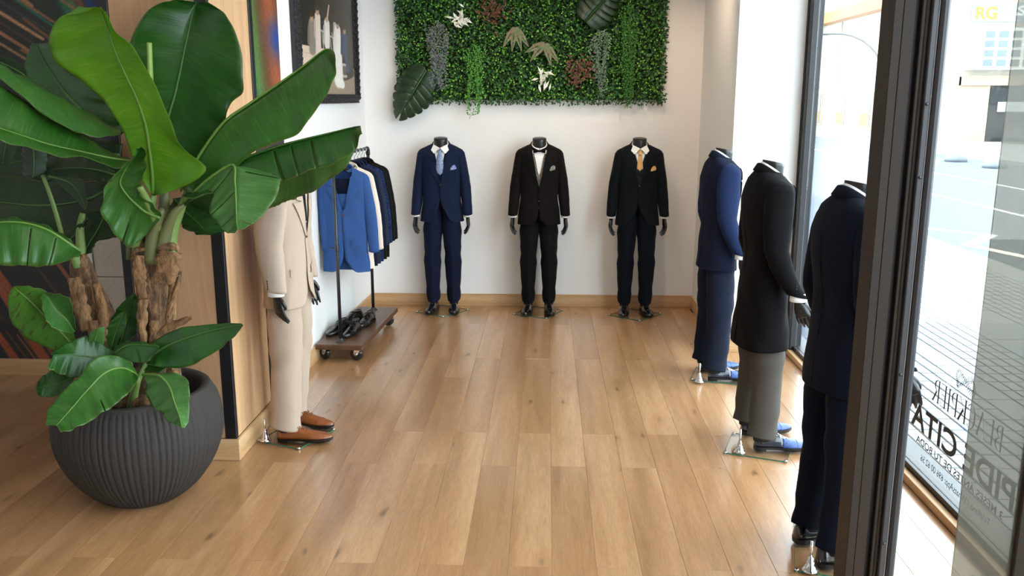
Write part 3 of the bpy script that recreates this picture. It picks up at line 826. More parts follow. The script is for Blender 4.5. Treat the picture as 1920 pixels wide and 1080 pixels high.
for txt, x0, x1, z0, h, m in (('RG', 19.5, 20.45, 5.47, 0.52, 'orange'), ('ASE', 20.75, 22.1, 5.62, 0.40, 'roadpaint')):
    me = font_mesh(txt, 0.03); v = np.array([p.co[:] for p in me.vertices])
    a, b = v[:, 0].min(), v[:, 0].max()
    MB().add([((p[0] - a) / (b - a) * (x1 - x0) + x0 - 20, -0.31, z0 + p[1] / 0.7 * h) for p in v], [tuple(p.vertices) for p in me.polygons]).build('sign_lettering', M[m], b2, smooth=False)
# arched street lamp
sl = thing('street_lamp', 'slender street lamp with a long arched arm across the road', 'street lamp', (14.6, 40.0, 0))
q = [(0, 0, -0.2), (0, 0, 2.6)] + [(-1.6 * (1 - math.cos(a)), 2.2 * (1 - math.cos(a)), 2.6 + 2.2 * math.sin(a)) for a in [PI / 2 * k / 8 for k in range(1, 9)]] + [(-3.2, 4.4, 4.82), (-4.4, 6.0, 4.8)]
MB().tube(q, [0.05] * len(q), 8).build('mast', M['alu_grey'], sl)
MB().tube([(-4.4, 6.0, 4.8), (-5.0, 6.8, 4.76)], [0.12, 0.09], 8, 0.4).build('lamp_head', M['alu_grey'], sl)
# parked car in front of the garage opening
cr = thing('car', 'dark parked car half hidden behind the grey glass at the garage entrance', 'car', (23.0, 41.0, -0.08))
prof = [(-2.1, 0.45), (-2.05, 0.75), (-1.35, 0.86), (-0.75, 1.38), (0.75, 1.42), (1.45, 0.92), (2.05, 0.82), (2.15, 0.5), (2.1, 0.28), (-2.05, 0.28)]
rings = [[(x, y * s, z) for x, z in prof] for y, s in ((-0.8, 1), (0.8, 1))]
MB().loft(rings).build('body', plain('dark_blue_car_paint', '2c3440', 0.2, coat=0.8), cr, smooth=False)
MB().loft([[(x, y, z) for x, z in ((-1.2, 0.9), (-0.68, 1.32), (0.68, 1.35), (1.28, 0.94))] for y in (-0.81, -0.80)]).build('side_window', M['shopglass'], cr, smooth=False)
for x in (-1.35, 1.35):
    o = MB().lathe([(0.001, -0.1), (0.31, -0.1), (0.33, 0), (0.31, 0.1), (0.001, 0.1)], 20).build('wheel', M['rubber'], cr); o.rotation_euler = (PI / 2, 0, 0); o.location = (x, -0.75, 0.33)

# ------------------------------------------------------------------ banana plant in its ribbed planter
PX, PY = -2.015, 4.06
plant = thing('potted_banana_plant', 'big leafy banana plant with two peeling trunks in a ribbed charcoal round pot', 'plant', (PX, PY, 0))
OR = (PX, PY, 0)
# ribbed pot
prof = [(0.19, 0.0), (0.205, 0.012), (0.262, 0.06), (0.318, 0.13), (0.362, 0.21), (0.388, 0.29), (0.396, 0.36), (0.391, 0.43), (0.374, 0.495), (0.352, 0.535)]
def smoothprof(p, n):
    p = np.array(p); t = np.arange(len(p)); q = np.linspace(0, len(p) - 1, n)
    out = []
    for i in q:
        k = min(int(i), len(p) - 2); f = i - k
        p0, p1, p2, p3 = p[max(k - 1, 0)], p[k], p[k + 1], p[min(k + 2, len(p) - 1)]
        out.append(0.5 * ((2 * p1) + (-p0 + p2) * f + (2 * p0 - 5 * p1 + 4 * p2 - p3) * f * f + (-p0 + 3 * p1 - 3 * p2 + p3) * f ** 3))
    return out
NR = 432
rr = random.Random(3)
ribs = []
ph = 0
while len(ribs) < NR:
    w = rr.choice([4, 5, 6]); dpt = rr.uniform(0.6, 1.0)
    ribs += [dpt * (1 if 0 < i < w - 1 else (-0.8 if i == 0 else 0.2)) for i in range(w)]
ribs = ribs[:NR]
mb = MB(); rings = []
pp = smoothprof(prof, 44)
for i, (r, z) in enumerate(pp):
    a = 0.0034 * min(1, i / 8)
    ring = []
    for k in range(NR):
        j = k
        rad = r + a * ribs[j] + 0.0011 * math.sin(i * 1.3 + k * 1.7) * math.sin(k * 0.37 + i * 0.21)
        ring.append((rad * math.cos(2 * PI * k / NR), rad * math.sin(2 * PI * k / NR), z))
    rings.append(ring)
for r, z in ((0.349, 0.540), (0.347, 0.552), (0.338, 0.558), (0.318, 0.557), (0.305, 0.549), (0.300, 0.53), (0.303, 0.46), (0.300, 0.40)):
    rings.append([(r * math.cos(2 * PI * k / NR), r * math.sin(2 * PI * k / NR), z) for k in range(NR)])
mb.loft(rings, cap1=False)
mb.build('pot', plain('charcoal_fibre_clay', '332f2b', 0.75, grain=0.5, gscale=90, spec=0.35), plant)
mb = MB(); rings = []
for i in range(9):
    r = 0.304 * i / 8 + 0.002
    rings.append([(r * math.cos(2 * PI * k / 40), r * math.sin(2 * PI * k / 40), 0.43 + rr.uniform(-0.012, 0.012)) for k in range(40)])
mb.loft(list(reversed(rings))).build('soil', M['soil'], plant)

GREEN = {
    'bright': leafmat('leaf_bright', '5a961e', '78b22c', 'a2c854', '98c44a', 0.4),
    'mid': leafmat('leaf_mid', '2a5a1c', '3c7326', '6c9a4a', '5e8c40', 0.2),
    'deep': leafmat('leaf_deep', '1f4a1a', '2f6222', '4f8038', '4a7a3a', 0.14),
    'dark': leafmat('leaf_shaded', '122a0f', '1b3a16', '2c5024', '30502a', 0.08, rough=0.5),  # shade inside the crown is painted into this darker green
    'pale': leafmat('leaf_pale', '3d6e30', '548842', '8ab26a', '86ab6c', 0.25),
    'sick': leafmat('leaf_blotched', '3c7424', '4d8a2c', '7eae4c', '6c9c44', 0.25, blotch='4a3a2a'),
}
RIB = plain('leaf_midrib', '648a3a', 0.45); RIBD = plain('leaf_midrib_dark', '426a2c', 0.45)
def cat(P, t):
    """Catmull-Rom through the points P at parameter t in 0..len-1."""
    k = min(int(t), len(P) - 2); f = t - k
    p0, p1, p2, p3 = P[max(k - 1, 0)], P[k], P[k + 1], P[min(k + 2, len(P) - 1)]
    return 0.5 * ((2 * p1) + (p2 - p0) * f + (2 * p0 - 5 * p1 + 4 * p2 - p3) * f * f + (3 * p1 - p0 - 3 * p2 + p3) * f ** 3)
def leaf(st, mat, seed=1, nv=44, nu=9, wave=0.006, tear=(), rib=True, cup=0.25, sag=0.0, ragged=0.0):
    """One blade from stations of (edge, midrib, other edge), each (px, py, depth): a doubly curved sheet with ripples,
    optional tears (blade split from the edge towards the rib) and its midrib as a tapering stalk."""
    r = random.Random(seed)
    if tear: nv = 110
    A = [at(*s[0]) for s in st]; B = [at(*s[1]) for s in st]; C_ = [at(*s[2]) for s in st]
    vs = []; uvs = []
    L = len(st) - 1
    ph = [r.uniform(0, 6.28) for _ in range(6)]
    mids = []
    for i in range(nv + 1):
        t = L * i / nv
        a, m, c = cat(A, t), cat(B, t), cat(C_, t)
        mids.append(m)
        t1 = min(t + 0.05, L); t0 = max(t - 0.05, 0)
        tan = (cat(B, t1) - cat(B, t0)); tan = tan.normalized() if tan.length > 1e-6 else Vector((0, 0, 1))
        for j in range(-nu, nu + 1):
            q = abs(j) / nu; e = c if j > 0 else a
            w = e - m
            nrm = tan.cross(w); 
            if nrm.length > 1e-6: nrm.normalize()
            if nrm.dot(Vector((0.2, -1, 0.35))) < 0: nrm = -nrm
            p = m + w * q
            wl = w.length
            p = p + nrm * (cup * wl * 0.5 * (q - q * q) * 1.2 - 0.0)
            am = wave * q ** 1.4 * min(1, wl / 0.08)
            k = i / nv
            p = p + nrm * (am * (math.sin(k * 31 + ph[0] + (2 if j > 0 else 0)) + 0.6 * math.sin(k * 53 + ph[1] + j * 0.1)))
            if ragged and abs(j) == nu: p = p + w * (ragged * 0.16 * r.uniform(-1, 0.4))
            p.z -= sag * q * q
            vs.append(p); uvs.append((j / nu, i / nv))
    W = 2 * nu + 1
    fs = []
    # tears: (side, station fraction, depth fraction, gap)
    torn = {}
    for side, k, dep in tear:
        i = int(k * nv); torn[(side, i)] = dep
    for i in range(nv):
        for j in range(W - 1):
            jj = j - nu
            q = (abs(jj) if jj >= 0 else abs(jj + 1)) / nu
            sd = 1 if jj >= 0 else -1
            if (sd, i) in torn and q >= 1 - torn[(sd, i)]: continue
            fs.append((i * W + j, i * W + j + 1, (i + 1) * W + j + 1, (i + 1) * W + j))
    # lift torn flaps so that neighbours overlap and hang at different angles
    me = bpy.data.meshes.new('leaf')
    me.from_pydata([(p.x - OR[0], p.y - OR[1], p.z) for p in vs], [], fs)
    me.materials.append(mat)
    ul = me.uv_layers.new(name='UVMap')
    for lp in me.loops: ul.data[lp.index].uv = uvs[lp.vertex_index]
    for p in me.polygons: p.use_smooth = True
    o = bpy.data.objects.new('leaf', me); COL.objects.link(o); o.parent = plant
    sol = o.modifiers.new('thickness', 'SOLIDIFY'); sol.thickness = 0.0012
    if rib:
        tot = max(1e-3, sum((mids[i + 1] - mids[i]).length for i in range(nv)))
        w0 = min(0.008, 0.008 * tot / 0.7 + 0.002)
        MB().tube([(p.x - OR[0], p.y - OR[1] - 0.003, p.z) for p in mids[::2]], [w0 * (1 - 0.85 * i / (len(mids[::2]) - 1)) for i in range(len(mids[::2]))], 8).build('midrib', RIB if mat.name in ('leaf_bright', 'leaf_pale', 'leaf_blotched', 'leaf_mid') else RIBD, o)
    return o
def S3(rows, ya, ym, yc):
    """rows: (ax, ay, mx, my, cx, cy); depths run from base to tip, linearly between the pairs given."""
    n = len(rows) - 1; out = []
    lerp = lambda d, k: d[0] + (d[1] - d[0]) * k if len(d) == 2 else float(np.interp(k * (len(d) - 1), range(len(d)), d))
    for i, r in enumerate(rows):
        k = i / n
        out.append(((r[0], r[1], lerp(ya, k)), (r[2], r[3], lerp(ym, k)), (r[4], r[5], lerp(yc, k))))
    return out
# the crown of the tall trunk
leaf(S3([(285, 366, 287, 368, 290, 366), (262, 330, 286, 325, 340, 352), (246, 290, 281, 282, 386, 318), (232, 252, 274, 235, 345, 280), (205, 203, 257, 185, 322, 236), (160, 158, 236, 140, 292, 160),
          (103, 114, 216, 95, 250, 92), (91, 78, 202, 50, 214, 54), (108, 36, 190, 20, 197, 22), (148, 12, 178, 13, 188, 16)],
         (3.98, 3.70), (4.0, 3.62), (3.95, 3.90, 3.70, 3.55)), GREEN['bright'], 1, nv=60, wave=0.004, cup=-0.25)
leaf(S3([(296, 330, 300, 335, 330, 300), (285, 270, 314, 230, 396, 298), (255, 200, 328, 180, 416, 255), (238, 130, 338, 135, 432, 196), (240, 88, 347, 90, 457, 165),
          (268, 30, 356, 50, 448, 82), (300, 6, 363, 20, 425, 30), (340, 0, 370, 4, 392, 6)], (4.12, 4.10), (4.12, 4.22), (4.12, 4.10)), GREEN['deep'], 2, nv=60, wave=0.006, cup=0.2)
leaf(S3([(340, 362, 340, 350, 345, 358), (380, 310, 375, 290, 400, 362), (425, 262, 420, 229, 458, 297), (475, 225, 470, 193, 512, 270), (525, 190, 521, 158, 562, 248),
          (570, 155, 566, 126, 592, 205), (603, 125, 600, 99, 620, 165), (618, 108, 613, 92, 629, 128), (624, 100, 624, 94, 628, 104)], (4.15, 4.10), (4.05, 3.95), (3.98, 3.86)), GREEN['mid'], 3, nv=56, wave=0.005, cup=0.25)
leaf(S3([(345, 375, 345, 365, 345, 370), (395, 412, 400, 335, 395, 365), (450, 405, 455, 299, 450, 342), (520, 385, 515, 276, 532, 338), (575, 364, 570, 261, 582, 320),
          (622, 335, 620, 249, 634, 303), (652, 308, 655, 240, 664, 281), (668, 272, 676, 236, 679, 250)], (4.16, 4.08), (4.02, 3.92), (3.92, 3.84)), GREEN['deep'], 4, nv=56, wave=0.006, cup=0.25,
      tear=((1, 0.42, 0.95), (1, 0.50, 0.9), (1, 0.60, 0.95), (1, 0.86, 0.5)), ragged=0.10)
leaf(S3([(345, 388, 345, 380, 350, 376), (362, 376, 388, 338, 405, 326), (398, 360, 436, 309, 510, 326), (392, 395, 441, 342, 524, 352), (408, 418, 443, 382, 500, 396), (424, 436, 444, 414, 470, 422), (440, 437, 446, 430, 456, 430)],
         (3.98, 3.76), (4.0, 3.74), (3.98, 3.74)), GREEN['pale'], 5, nv=48, wave=0.004, cup=-0.15, tear=((-1, 0.36, 0.95), (-1, 0.56, 0.9), (-1, 0.74, 0.8), (1, 0.40, 0.8), (1, 0.82, 0.9)), ragged=0.06)
leaf(S3([(322, 380, 326, 372, 345, 370), (318, 400, 352, 400, 400, 392), (330, 412, 372, 418, 436, 410), (352, 432, 385, 432, 432, 428), (380, 440, 400, 440, 418, 436)], (4.2, 4.15), (4.15, 4.1), (4.15, 4.08)), GREEN['deep'], 6, nv=24, tear=((1, 0.6, 0.4),))
leaf(S3([(300, 412, 300, 408, 303, 405), (252, 460, 275, 398, 290, 385), (232, 458, 255, 382, 268, 372), (205, 424, 236, 362, 264, 352), (188, 392, 226, 340, 270, 328), (205, 345, 240, 310, 275, 298), (238, 306, 257, 285, 271, 282), (258, 280, 264, 275, 269, 276)],
         (3.92, 3.78), (3.92, 3.84), (3.9, 3.80)), GREEN['mid'], 7, nv=40, wave=0.008, cup=-0.5, tear=((-1, 0.3, 0.6), (-1, 0.62, 0.5)))
leaf(S3([(225, 247, 228, 248, 226, 251), (170, 214, 188, 235, 186, 258), (120, 187, 135, 212, 150, 250), (60, 153, 75, 180, 92, 222), (0, 119, 12, 132, 30, 172), (-60, 85, -50, 95, -45, 110)], (4.08, 3.9), (4.0, 3.82), (3.95, 3.8)), GREEN['mid'], 8, nv=36, wave=0.004, rib=False)
leaf(S3([(240, 296, 246, 302, 238, 306), (200, 284, 205, 296, 222, 316), (160, 252, 150, 284, 165, 298), (105, 228, 90, 270, 100, 291), (50, 193, 30, 250, 40, 274), (0, 160, -30, 230, -20, 258), (-60, 150, -90, 205, -90, 225), (-140, 170, -140, 185, -140, 200)],
         (4.1, 3.75), (4.0, 3.65), (3.95, 3.6)), GREEN['mid'], 9, nv=48, wave=0.005, cup=0.3)
leaf(S3([(225, 252, 228, 252, 232, 248), (150, 226, 175, 222, 226, 232), (92, 190, 130, 182, 205, 196), (50, 150, 98, 138, 160, 150), (50, 105, 78, 104, 118, 112), (62, 80, 70, 82, 92, 80)], (4.32, 4.3), (4.3, 4.28), (4.25, 4.2)), GREEN['deep'], 10, nv=36)
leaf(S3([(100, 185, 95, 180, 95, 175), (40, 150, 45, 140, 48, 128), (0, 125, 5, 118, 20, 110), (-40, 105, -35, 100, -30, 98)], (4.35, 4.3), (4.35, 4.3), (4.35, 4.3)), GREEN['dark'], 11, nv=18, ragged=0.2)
# torn, drooping lower-left leaf
leaf(S3([(152, 470, 152, 472, 150, 480), (122, 444, 124, 452, 112, 494), (88, 424, 90, 431, 76, 500), (45, 412, 48, 418, 42, 498), (0, 408, 0, 417, 4, 498), (-50, 420, -50, 430, -46, 490), (-90, 450, -92, 455, -95, 460)], (3.95, 3.8), (3.9, 3.72), (3.82, 3.66)), GREEN['mid'], 12, nv=40, wave=0.006, cup=0.35,
      tear=((1, 0.26, 0.9), (1, 0.46, 0.97)), ragged=0.05)
# leaves in the shade inside the crown
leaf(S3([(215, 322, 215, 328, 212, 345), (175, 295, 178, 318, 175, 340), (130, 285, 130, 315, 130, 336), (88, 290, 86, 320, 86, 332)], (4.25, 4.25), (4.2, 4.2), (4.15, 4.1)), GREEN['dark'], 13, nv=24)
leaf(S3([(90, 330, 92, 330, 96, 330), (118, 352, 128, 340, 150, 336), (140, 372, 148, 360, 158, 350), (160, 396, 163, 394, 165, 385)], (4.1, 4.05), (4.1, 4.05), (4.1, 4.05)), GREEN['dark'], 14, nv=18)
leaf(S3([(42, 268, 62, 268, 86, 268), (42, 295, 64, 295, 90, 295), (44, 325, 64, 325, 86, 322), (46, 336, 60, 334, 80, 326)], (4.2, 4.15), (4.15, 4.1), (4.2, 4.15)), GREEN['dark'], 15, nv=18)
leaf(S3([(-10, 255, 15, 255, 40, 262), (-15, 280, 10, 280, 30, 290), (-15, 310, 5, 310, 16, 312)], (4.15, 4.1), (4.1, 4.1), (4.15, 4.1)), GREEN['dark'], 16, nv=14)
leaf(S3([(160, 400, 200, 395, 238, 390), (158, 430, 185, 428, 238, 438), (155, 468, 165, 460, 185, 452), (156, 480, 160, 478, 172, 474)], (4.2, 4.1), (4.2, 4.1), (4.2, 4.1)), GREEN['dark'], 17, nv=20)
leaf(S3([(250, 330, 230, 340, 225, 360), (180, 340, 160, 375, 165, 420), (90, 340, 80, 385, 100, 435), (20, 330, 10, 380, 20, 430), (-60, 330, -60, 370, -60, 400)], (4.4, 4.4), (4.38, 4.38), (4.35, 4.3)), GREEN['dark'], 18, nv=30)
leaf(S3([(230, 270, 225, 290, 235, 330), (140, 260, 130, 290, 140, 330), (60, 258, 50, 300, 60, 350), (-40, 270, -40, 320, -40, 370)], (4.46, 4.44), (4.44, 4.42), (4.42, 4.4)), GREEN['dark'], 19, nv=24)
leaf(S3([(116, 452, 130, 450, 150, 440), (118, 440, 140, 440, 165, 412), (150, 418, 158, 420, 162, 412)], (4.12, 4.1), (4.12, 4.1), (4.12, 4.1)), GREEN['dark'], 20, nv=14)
# suckers at the foot
leaf(S3([(272, 676, 273, 678, 275, 682), (290, 640, 302, 655, 300, 688), (335, 616, 338, 638, 347, 689), (385, 609, 388, 622, 396, 665), (424, 606, 426, 614, 434, 636), (450, 606, 455, 608, 456, 611)], (3.95, 3.85), (3.92, 3.84), (3.86, 3.82)), GREEN['deep'], 21, nv=44, wave=0.006, cup=0.3)
leaf(S3([(258, 702, 260, 706, 258, 708), (236, 674, 233, 690, 252, 724), (185, 668, 200, 697, 224, 753), (142, 712, 168, 727, 190, 776), (98, 756, 135, 765, 150, 800), (84, 796, 106, 798, 114, 811)], (3.9, 3.55), (3.88, 3.55), (3.78, 3.5)), GREEN['mid'], 22, nv=50, wave=0.006, cup=-0.25, tear=((1, 0.56, 0.5),), ragged=0.03)
leaf(S3([(212, 660, 214, 672, 205, 690), (170, 630, 165, 668, 152, 708), (122, 646, 128, 664, 115, 702), (94, 664, 100, 666, 88, 690)], (3.98, 3.78), (3.95, 3.75), (3.88, 3.68)), GREEN['deep'], 23, nv=36, wave=0.006, cup=-0.2)
leaf(S3([(268, 698, 268, 702, 270, 706), (272, 716, 298, 704, 320, 699), (280, 756, 318, 725, 352, 712), (300, 772, 328, 755, 355, 748), (318, 792, 337, 780, 354, 786), (338, 800, 342, 802, 347, 802)], (3.86, 3.6), (3.84, 3.58), (3.84, 3.6)), GREEN['pale'], 24, nv=40, wave=0.005, cup=-0.25, tear=((-1, 0.5, 0.35), (1, 0.46, 0.2)), ragged=0.07)
leaf(S3([(138, 656, 142, 652, 144, 645), (96, 655, 108, 615, 130, 600), (48, 632, 78, 585, 102, 560), (20, 600, 50, 558, 82, 544), (15, 562, 32, 543, 55, 537), (22, 540, 27, 537, 32, 536)], (4.0, 3.9), (4.0, 3.9), (4.0, 3.9)), GREEN['sick'], 25, nv=36, wave=0.004, cup=0.2)
leaf(S3([(136, 624, 140, 622, 142, 615), (112, 620, 126, 600, 137, 585), (92, 608, 105, 580, 132, 562), (82, 585, 92, 560, 112, 552), (78, 560, 82, 550, 90, 550)], (3.9, 3.82), (3.96, 3.9), (3.92, 3.86)), GREEN['pale'], 26, nv=28, wave=0.003, cup=-0.5)
leaf(S3([(205, 655, 208, 658, 214, 655), (198, 630, 216, 626, 226, 630), (205, 606, 226, 602, 236, 610), (226, 586, 232, 584, 237, 588)], (3.98, 3.95), (3.98, 3.94), (3.96, 3.93)), GREEN['deep'], 27, nv=24)
leaf(S3([(214, 652, 224, 650, 236, 646), (205, 612, 236, 610, 256, 622), (222, 575, 246, 580, 258, 592), (250, 550, 254, 550, 258, 560)], (4.08, 4.04), (4.06, 4.04), (4.04, 4.02)), GREEN['deep'], 28, nv=28, ragged=0.06)
leaf(S3([(208, 662, 212, 664, 220, 668), (228, 642, 236, 648, 246, 678), (258, 640, 262, 646, 270, 680), (290, 644, 294, 648, 280, 676), (299, 650, 298, 652, 297, 656)], (3.92, 3.86), (3.88, 3.82), (3.84, 3.8)), GREEN['deep'], 29, nv=28, cup=-0.3)
leaf(S3([(262, 680, 264, 684, 262, 692), (282, 676, 286, 684, 284, 698), (312, 682, 314, 688, 300, 699)], (3.95, 3.9), (3.94, 3.9), (3.9, 3.88)), GREEN['deep'], 30, nv=14)
leaf(S3([(140, 700, 142, 705, 140, 712), (106, 692, 110, 718, 108, 742), (80, 706, 82, 724, 78, 744), (68, 722, 68, 730, 70, 740)], (3.95, 3.85), (3.92, 3.8), (3.88, 3.78)), GREEN['deep'], 31, nv=26, ragged=0.08)
leaf(S3([(165, 640, 178, 640, 195, 645), (168, 622, 185, 615, 197, 612)], (3.9, 3.9), (3.9, 3.88), (3.9, 3.9)), GREEN['pale'], 32, nv=10)

# trunks: stacked sheaths, brown and papery below, green above
def bark(name, d, m_, l, pale):
    m, nt, p = newmat(name)
    n1 = noise(nt, coords(nt, (1, 1, 0.22)), 34, 6, 0.7, 1.0); n2 = noise(nt, coords(nt), 9, 4, 0.6, 1.5)
    c_ = ramp(nt, n1, [(0.34, hexc(d)), (0.5, hexc(m_)), (0.72, hexc(l))])
    c_ = mix(nt, c_, hexc(pale), ramp(nt, n2, [(0.5, (0, 0, 0, 1)), (0.7, (0.6, 0.6, 0.6, 1))]))
    nt.links.new(c_, p.inputs['Base Color']); p.inputs['Roughness'].default_value = 0.85; bump(nt, p, n1, 0.8, 0.012)
    return m
PEEL = bark('peeling_bark', '241810', '5c412a', '94704c', 'a8845e')
BARK = bark('papery_sheath', '3a2818', '7a5a3a', 'a88056', 'b88f64')
PETI = plain('green_leaf_stalk', '6f8a45', 0.5, gscale=30)
def trunk(pts, rad, seed):
    r = random.Random(seed); n = 28; rings = []
    P = [at(*q) for q in pts]; K = 46
    for i in range(K + 1):
        t = (len(P) - 1) * i / K; c = cat(P, t); w = float(np.interp(t, range(len(rad)), rad))
        ring = []
        for k in range(n):
            a = 2 * PI * k / n
            f = 1 + 0.05 * math.sin(3 * a + i * 0.25 + seed) + 0.035 * math.sin(7 * a + i * 0.6) + 0.025 * r.uniform(-1, 1) + 0.06 * ((i / 9.0 + k / 28.0 * 1.5) % 1.0)
            ring.append((c.x - OR[0] + w * f * math.cos(a), c.y - OR[1] + w * f * math.sin(a), c.z))
        rings.append(ring)
    return MB().loft(rings).build('trunk', PEEL, plant)
tk = trunk([(302, 760, 4.06), (300, 690, 4.06), (294, 600, 4.06), (288, 530, 4.06), (286, 468, 4.06), (287, 440, 4.06), (289, 415, 4.06)], [0.10, 0.092, 0.078, 0.082, 0.09, 0.075, 0.045], 1)
tk2 = trunk([(232, 760, 4.08), (205, 660, 4.08), (186, 590, 4.08), (166, 540, 4.08), (152, 498, 4.08), (148, 476, 4.08)], [0.06, 0.064, 0.068, 0.062, 0.048, 0.028], 2)
def flake(pts, parent, seed, name='dry_sheath'):
    """A curling papery scrap of sheath: a strip along points with (px, py, depth, half width)."""
    r = random.Random(seed); P = [at(a, b, c) for a, b, c, w in pts]; Wd = [w for *_, w in pts]
    rings = []; K = 14
    for i in range(K + 1):
        t = (len(P) - 1) * i / K; c = cat(P, t); w = float(np.interp(t, range(len(Wd)), Wd))
        tn = (cat(P, min(t + .1, len(P) - 1)) - cat(P, max(t - .1, 0))).normalized()
        s = tn.cross(Vector((0.15, -1, 0.1))).normalized()
        row = []
        for j in range(7):
            q = j / 3 - 1
            d = c + s * (w * q * (1 + 0.25 * r.uniform(-1, 1))) + Vector((0, -1, 0)) * (0.012 * (1 - q * q) + 0.006 * r.uniform(-1, 1))
            row.append((d.x - OR[0], d.y - OR[1], d.z))
        rings.append(row)
    o = MB().loft(rings, closed=False).build(name, BARK, parent)
    s_ = o.modifiers.new('t', 'SOLIDIFY'); s_.thickness = 0.002
    return o
for i, fl in enumerate([
    [(318, 470, 3.95, .05), (312, 500, 3.94, .055), (305, 530, 3.95, .04)], [(262, 478, 3.95, .03), (262, 520, 3.95, .03), (268, 560, 3.96, .02)],
    [(270, 560, 3.96, .02), (266, 610, 3.96, .022), (272, 660, 3.96, .016)], [(324, 520, 3.97, .016), (322, 580, 3.96, .02), (318, 640, 3.96, .016)],
    [(340, 508, 3.98, .008), (332, 540, 3.96, .014), (320, 580, 3.95, .018), (314, 610, 3.95, .016)], [(360, 595, 3.9, .006), (338, 604, 3.92, .02), (308, 620, 3.94, .02), (296, 640, 3.94, .016)],
    [(335, 470, 3.97, .01), (325, 462, 3.96, .02), (300, 466, 3.95, .02)], [(250, 486, 3.98, .012), (256, 470, 3.97, .016), (276, 468, 3.96, .014)],
    [(290, 600, 3.96, .02), (292, 640, 3.95, .03), (290, 690, 3.95, .03)], [(325, 690, 3.94, .03), (318, 720, 3.93, .03)], [(250, 760, 3.86, .02), (272, 750, 3.86, .03), (268, 776, 3.84, .02)]]):
    flake(fl, tk, i)
for i, fl in enumerate([[(178, 532, 3.99, .018), (192, 570, 3.98, .026), (196, 610, 3.97, .03), (186, 640, 3.97, .03)], [(140, 520, 4.0, .03), (150, 570, 3.99, .04), (165, 620, 3.98, .03)], [(176, 600, 3.97, .02), (180, 640, 3.96, .036), (178, 660, 3.96, .03)]]):
    flake(fl, tk2, 20 + i)
# leaf stalks that sheathe the top of each trunk
def stalk(pts, r0, r1, par, flat=0.7, m=PETI):
    P = [at(*q) for q in pts]
    return MB().tube([(q.x - OR[0], q.y - OR[1], q.z) for q in [cat(P, (len(P) - 1) * i / 10) for i in range(11)]], [r0 + (r1 - r0) * i / 10 for i in range(11)], 12, flat).build('leaf_stalk', m, par)
DK = plain('brown_green_stalk', '5d6238', 0.6, gscale=18)
for pts, a, b, mm in (([(262, 485, 4.02), (262, 440, 4.0), (280, 400, 3.98), (288, 366, 3.98)], .045, .016, PETI), ([(318, 490, 4.02), (322, 440, 4.02), (338, 395, 4.02), (350, 360, 4.02)], .045, .016, PETI),
                      ([(285, 490, 3.99), (288, 440, 3.97), (300, 405, 3.95), (300, 396, 3.93)], .05, .02, DK), ([(250, 485, 4.04), (248, 450, 4.04), (256, 425, 4.03), (270, 400, 4.0)], .04, .02, DK),
                      ([(295, 430, 3.96), (290, 405, 3.93), (275, 375, 3.9), (262, 350, 3.86)], .026, .014, PETI), ([(300, 480, 4.1), (305, 420, 4.12), (308, 370, 4.14), (302, 330, 4.14)], .05, .018, DK),
                      ([(282, 170, 4.05), (282, 140, 4.05), (281, 110, 4.05), (280, 80, 4.05)], .017, .014, plain('pale_rolled_leaf', '8fae57', 0.5)),
                      ([(296, 360, 4.06), (290, 300, 4.06), (284, 240, 4.06), (282, 168, 4.05)], .014, .017, PETI),
                      ([(305, 470, 4.0), (312, 430, 3.98), (326, 400, 3.96), (345, 384, 3.98)], .05, .012, DK)):
    stalk(pts, a, b, tk, 0.75, mm)
stalk([(150, 500, 4.06), (140, 480, 4.05), (128, 455, 4.0), (122, 452, 3.92)], .035, .012, tk2, 0.8)
stalk([(150, 500, 4.08), (152, 470, 4.1), (150, 430, 4.12), (155, 400, 4.14)], .035, .015, tk2, 0.8)
stalk([(116, 440, 4.14), (105, 400, 4.14), (92, 360, 4.14), (80, 328, 4.14)], .011, .009, tk2, 1, PETI)
stalk([(245, 780, 3.95), (250, 740, 3.92), (260, 710, 3.9), (275, 678, 3.92)], .03, .012, plant, 0.8)
stalk([(250, 780, 3.9), (253, 740, 3.9), (258, 712, 3.88), (240, 694, 3.88)], .022, .01, plant, 0.8)
stalk([(242, 700, 3.9), (248, 690, 3.88), (246, 678, 3.87), (236, 668, 3.86)], .004, .003, plant, 1, PETI)

# ------------------------------------------------------------------ green wall: artificial foliage panel with accents
GX0, GX1, GZ0, GZ1, GY = -1.335, 1.015, 1.93, 3.15, 8.19
gw = thing('green_wall_panel', 'rectangular panel of dense artificial foliage hung high on the white back wall', 'plant wall', ((GX0 + GX1) / 2, GY, GZ0))
gcx = (GX0 + GX1) / 2
box('backing_panel', (GX0 - gcx, GX1 - gcx, -0.03, -0.001, 0.0, GZ1 - GZ0), plain('dark_green_mat', '15240f', 0.9), gw, bevel=0)
rs = np.random.RandomState(21)
def leafquads(pos, dirs, nrm, L, W):
    """Folded diamond leaves: two triangles each side of the fold."""
    sd = np.cross(dirs, nrm); n = len(pos)
    L = L[:, None]; W = W[:, None]
    a = pos; b = pos + dirs * L * 0.5 + sd * W * 0.5 + nrm * W * 0.12; c = pos + dirs * L; d = pos + dirs * L * 0.5 - sd * W * 0.5 + nrm * W * 0.12
    V = np.stack([a, b, c, d], 1).reshape(-1, 3)
    i = np.arange(n)[:, None] * 4
    return V, np.concatenate([i + [[0, 1, 2]], i + [[0, 2, 3]]], 0)
def norm(v): return v / np.linalg.norm(v, axis=1, keepdims=True)
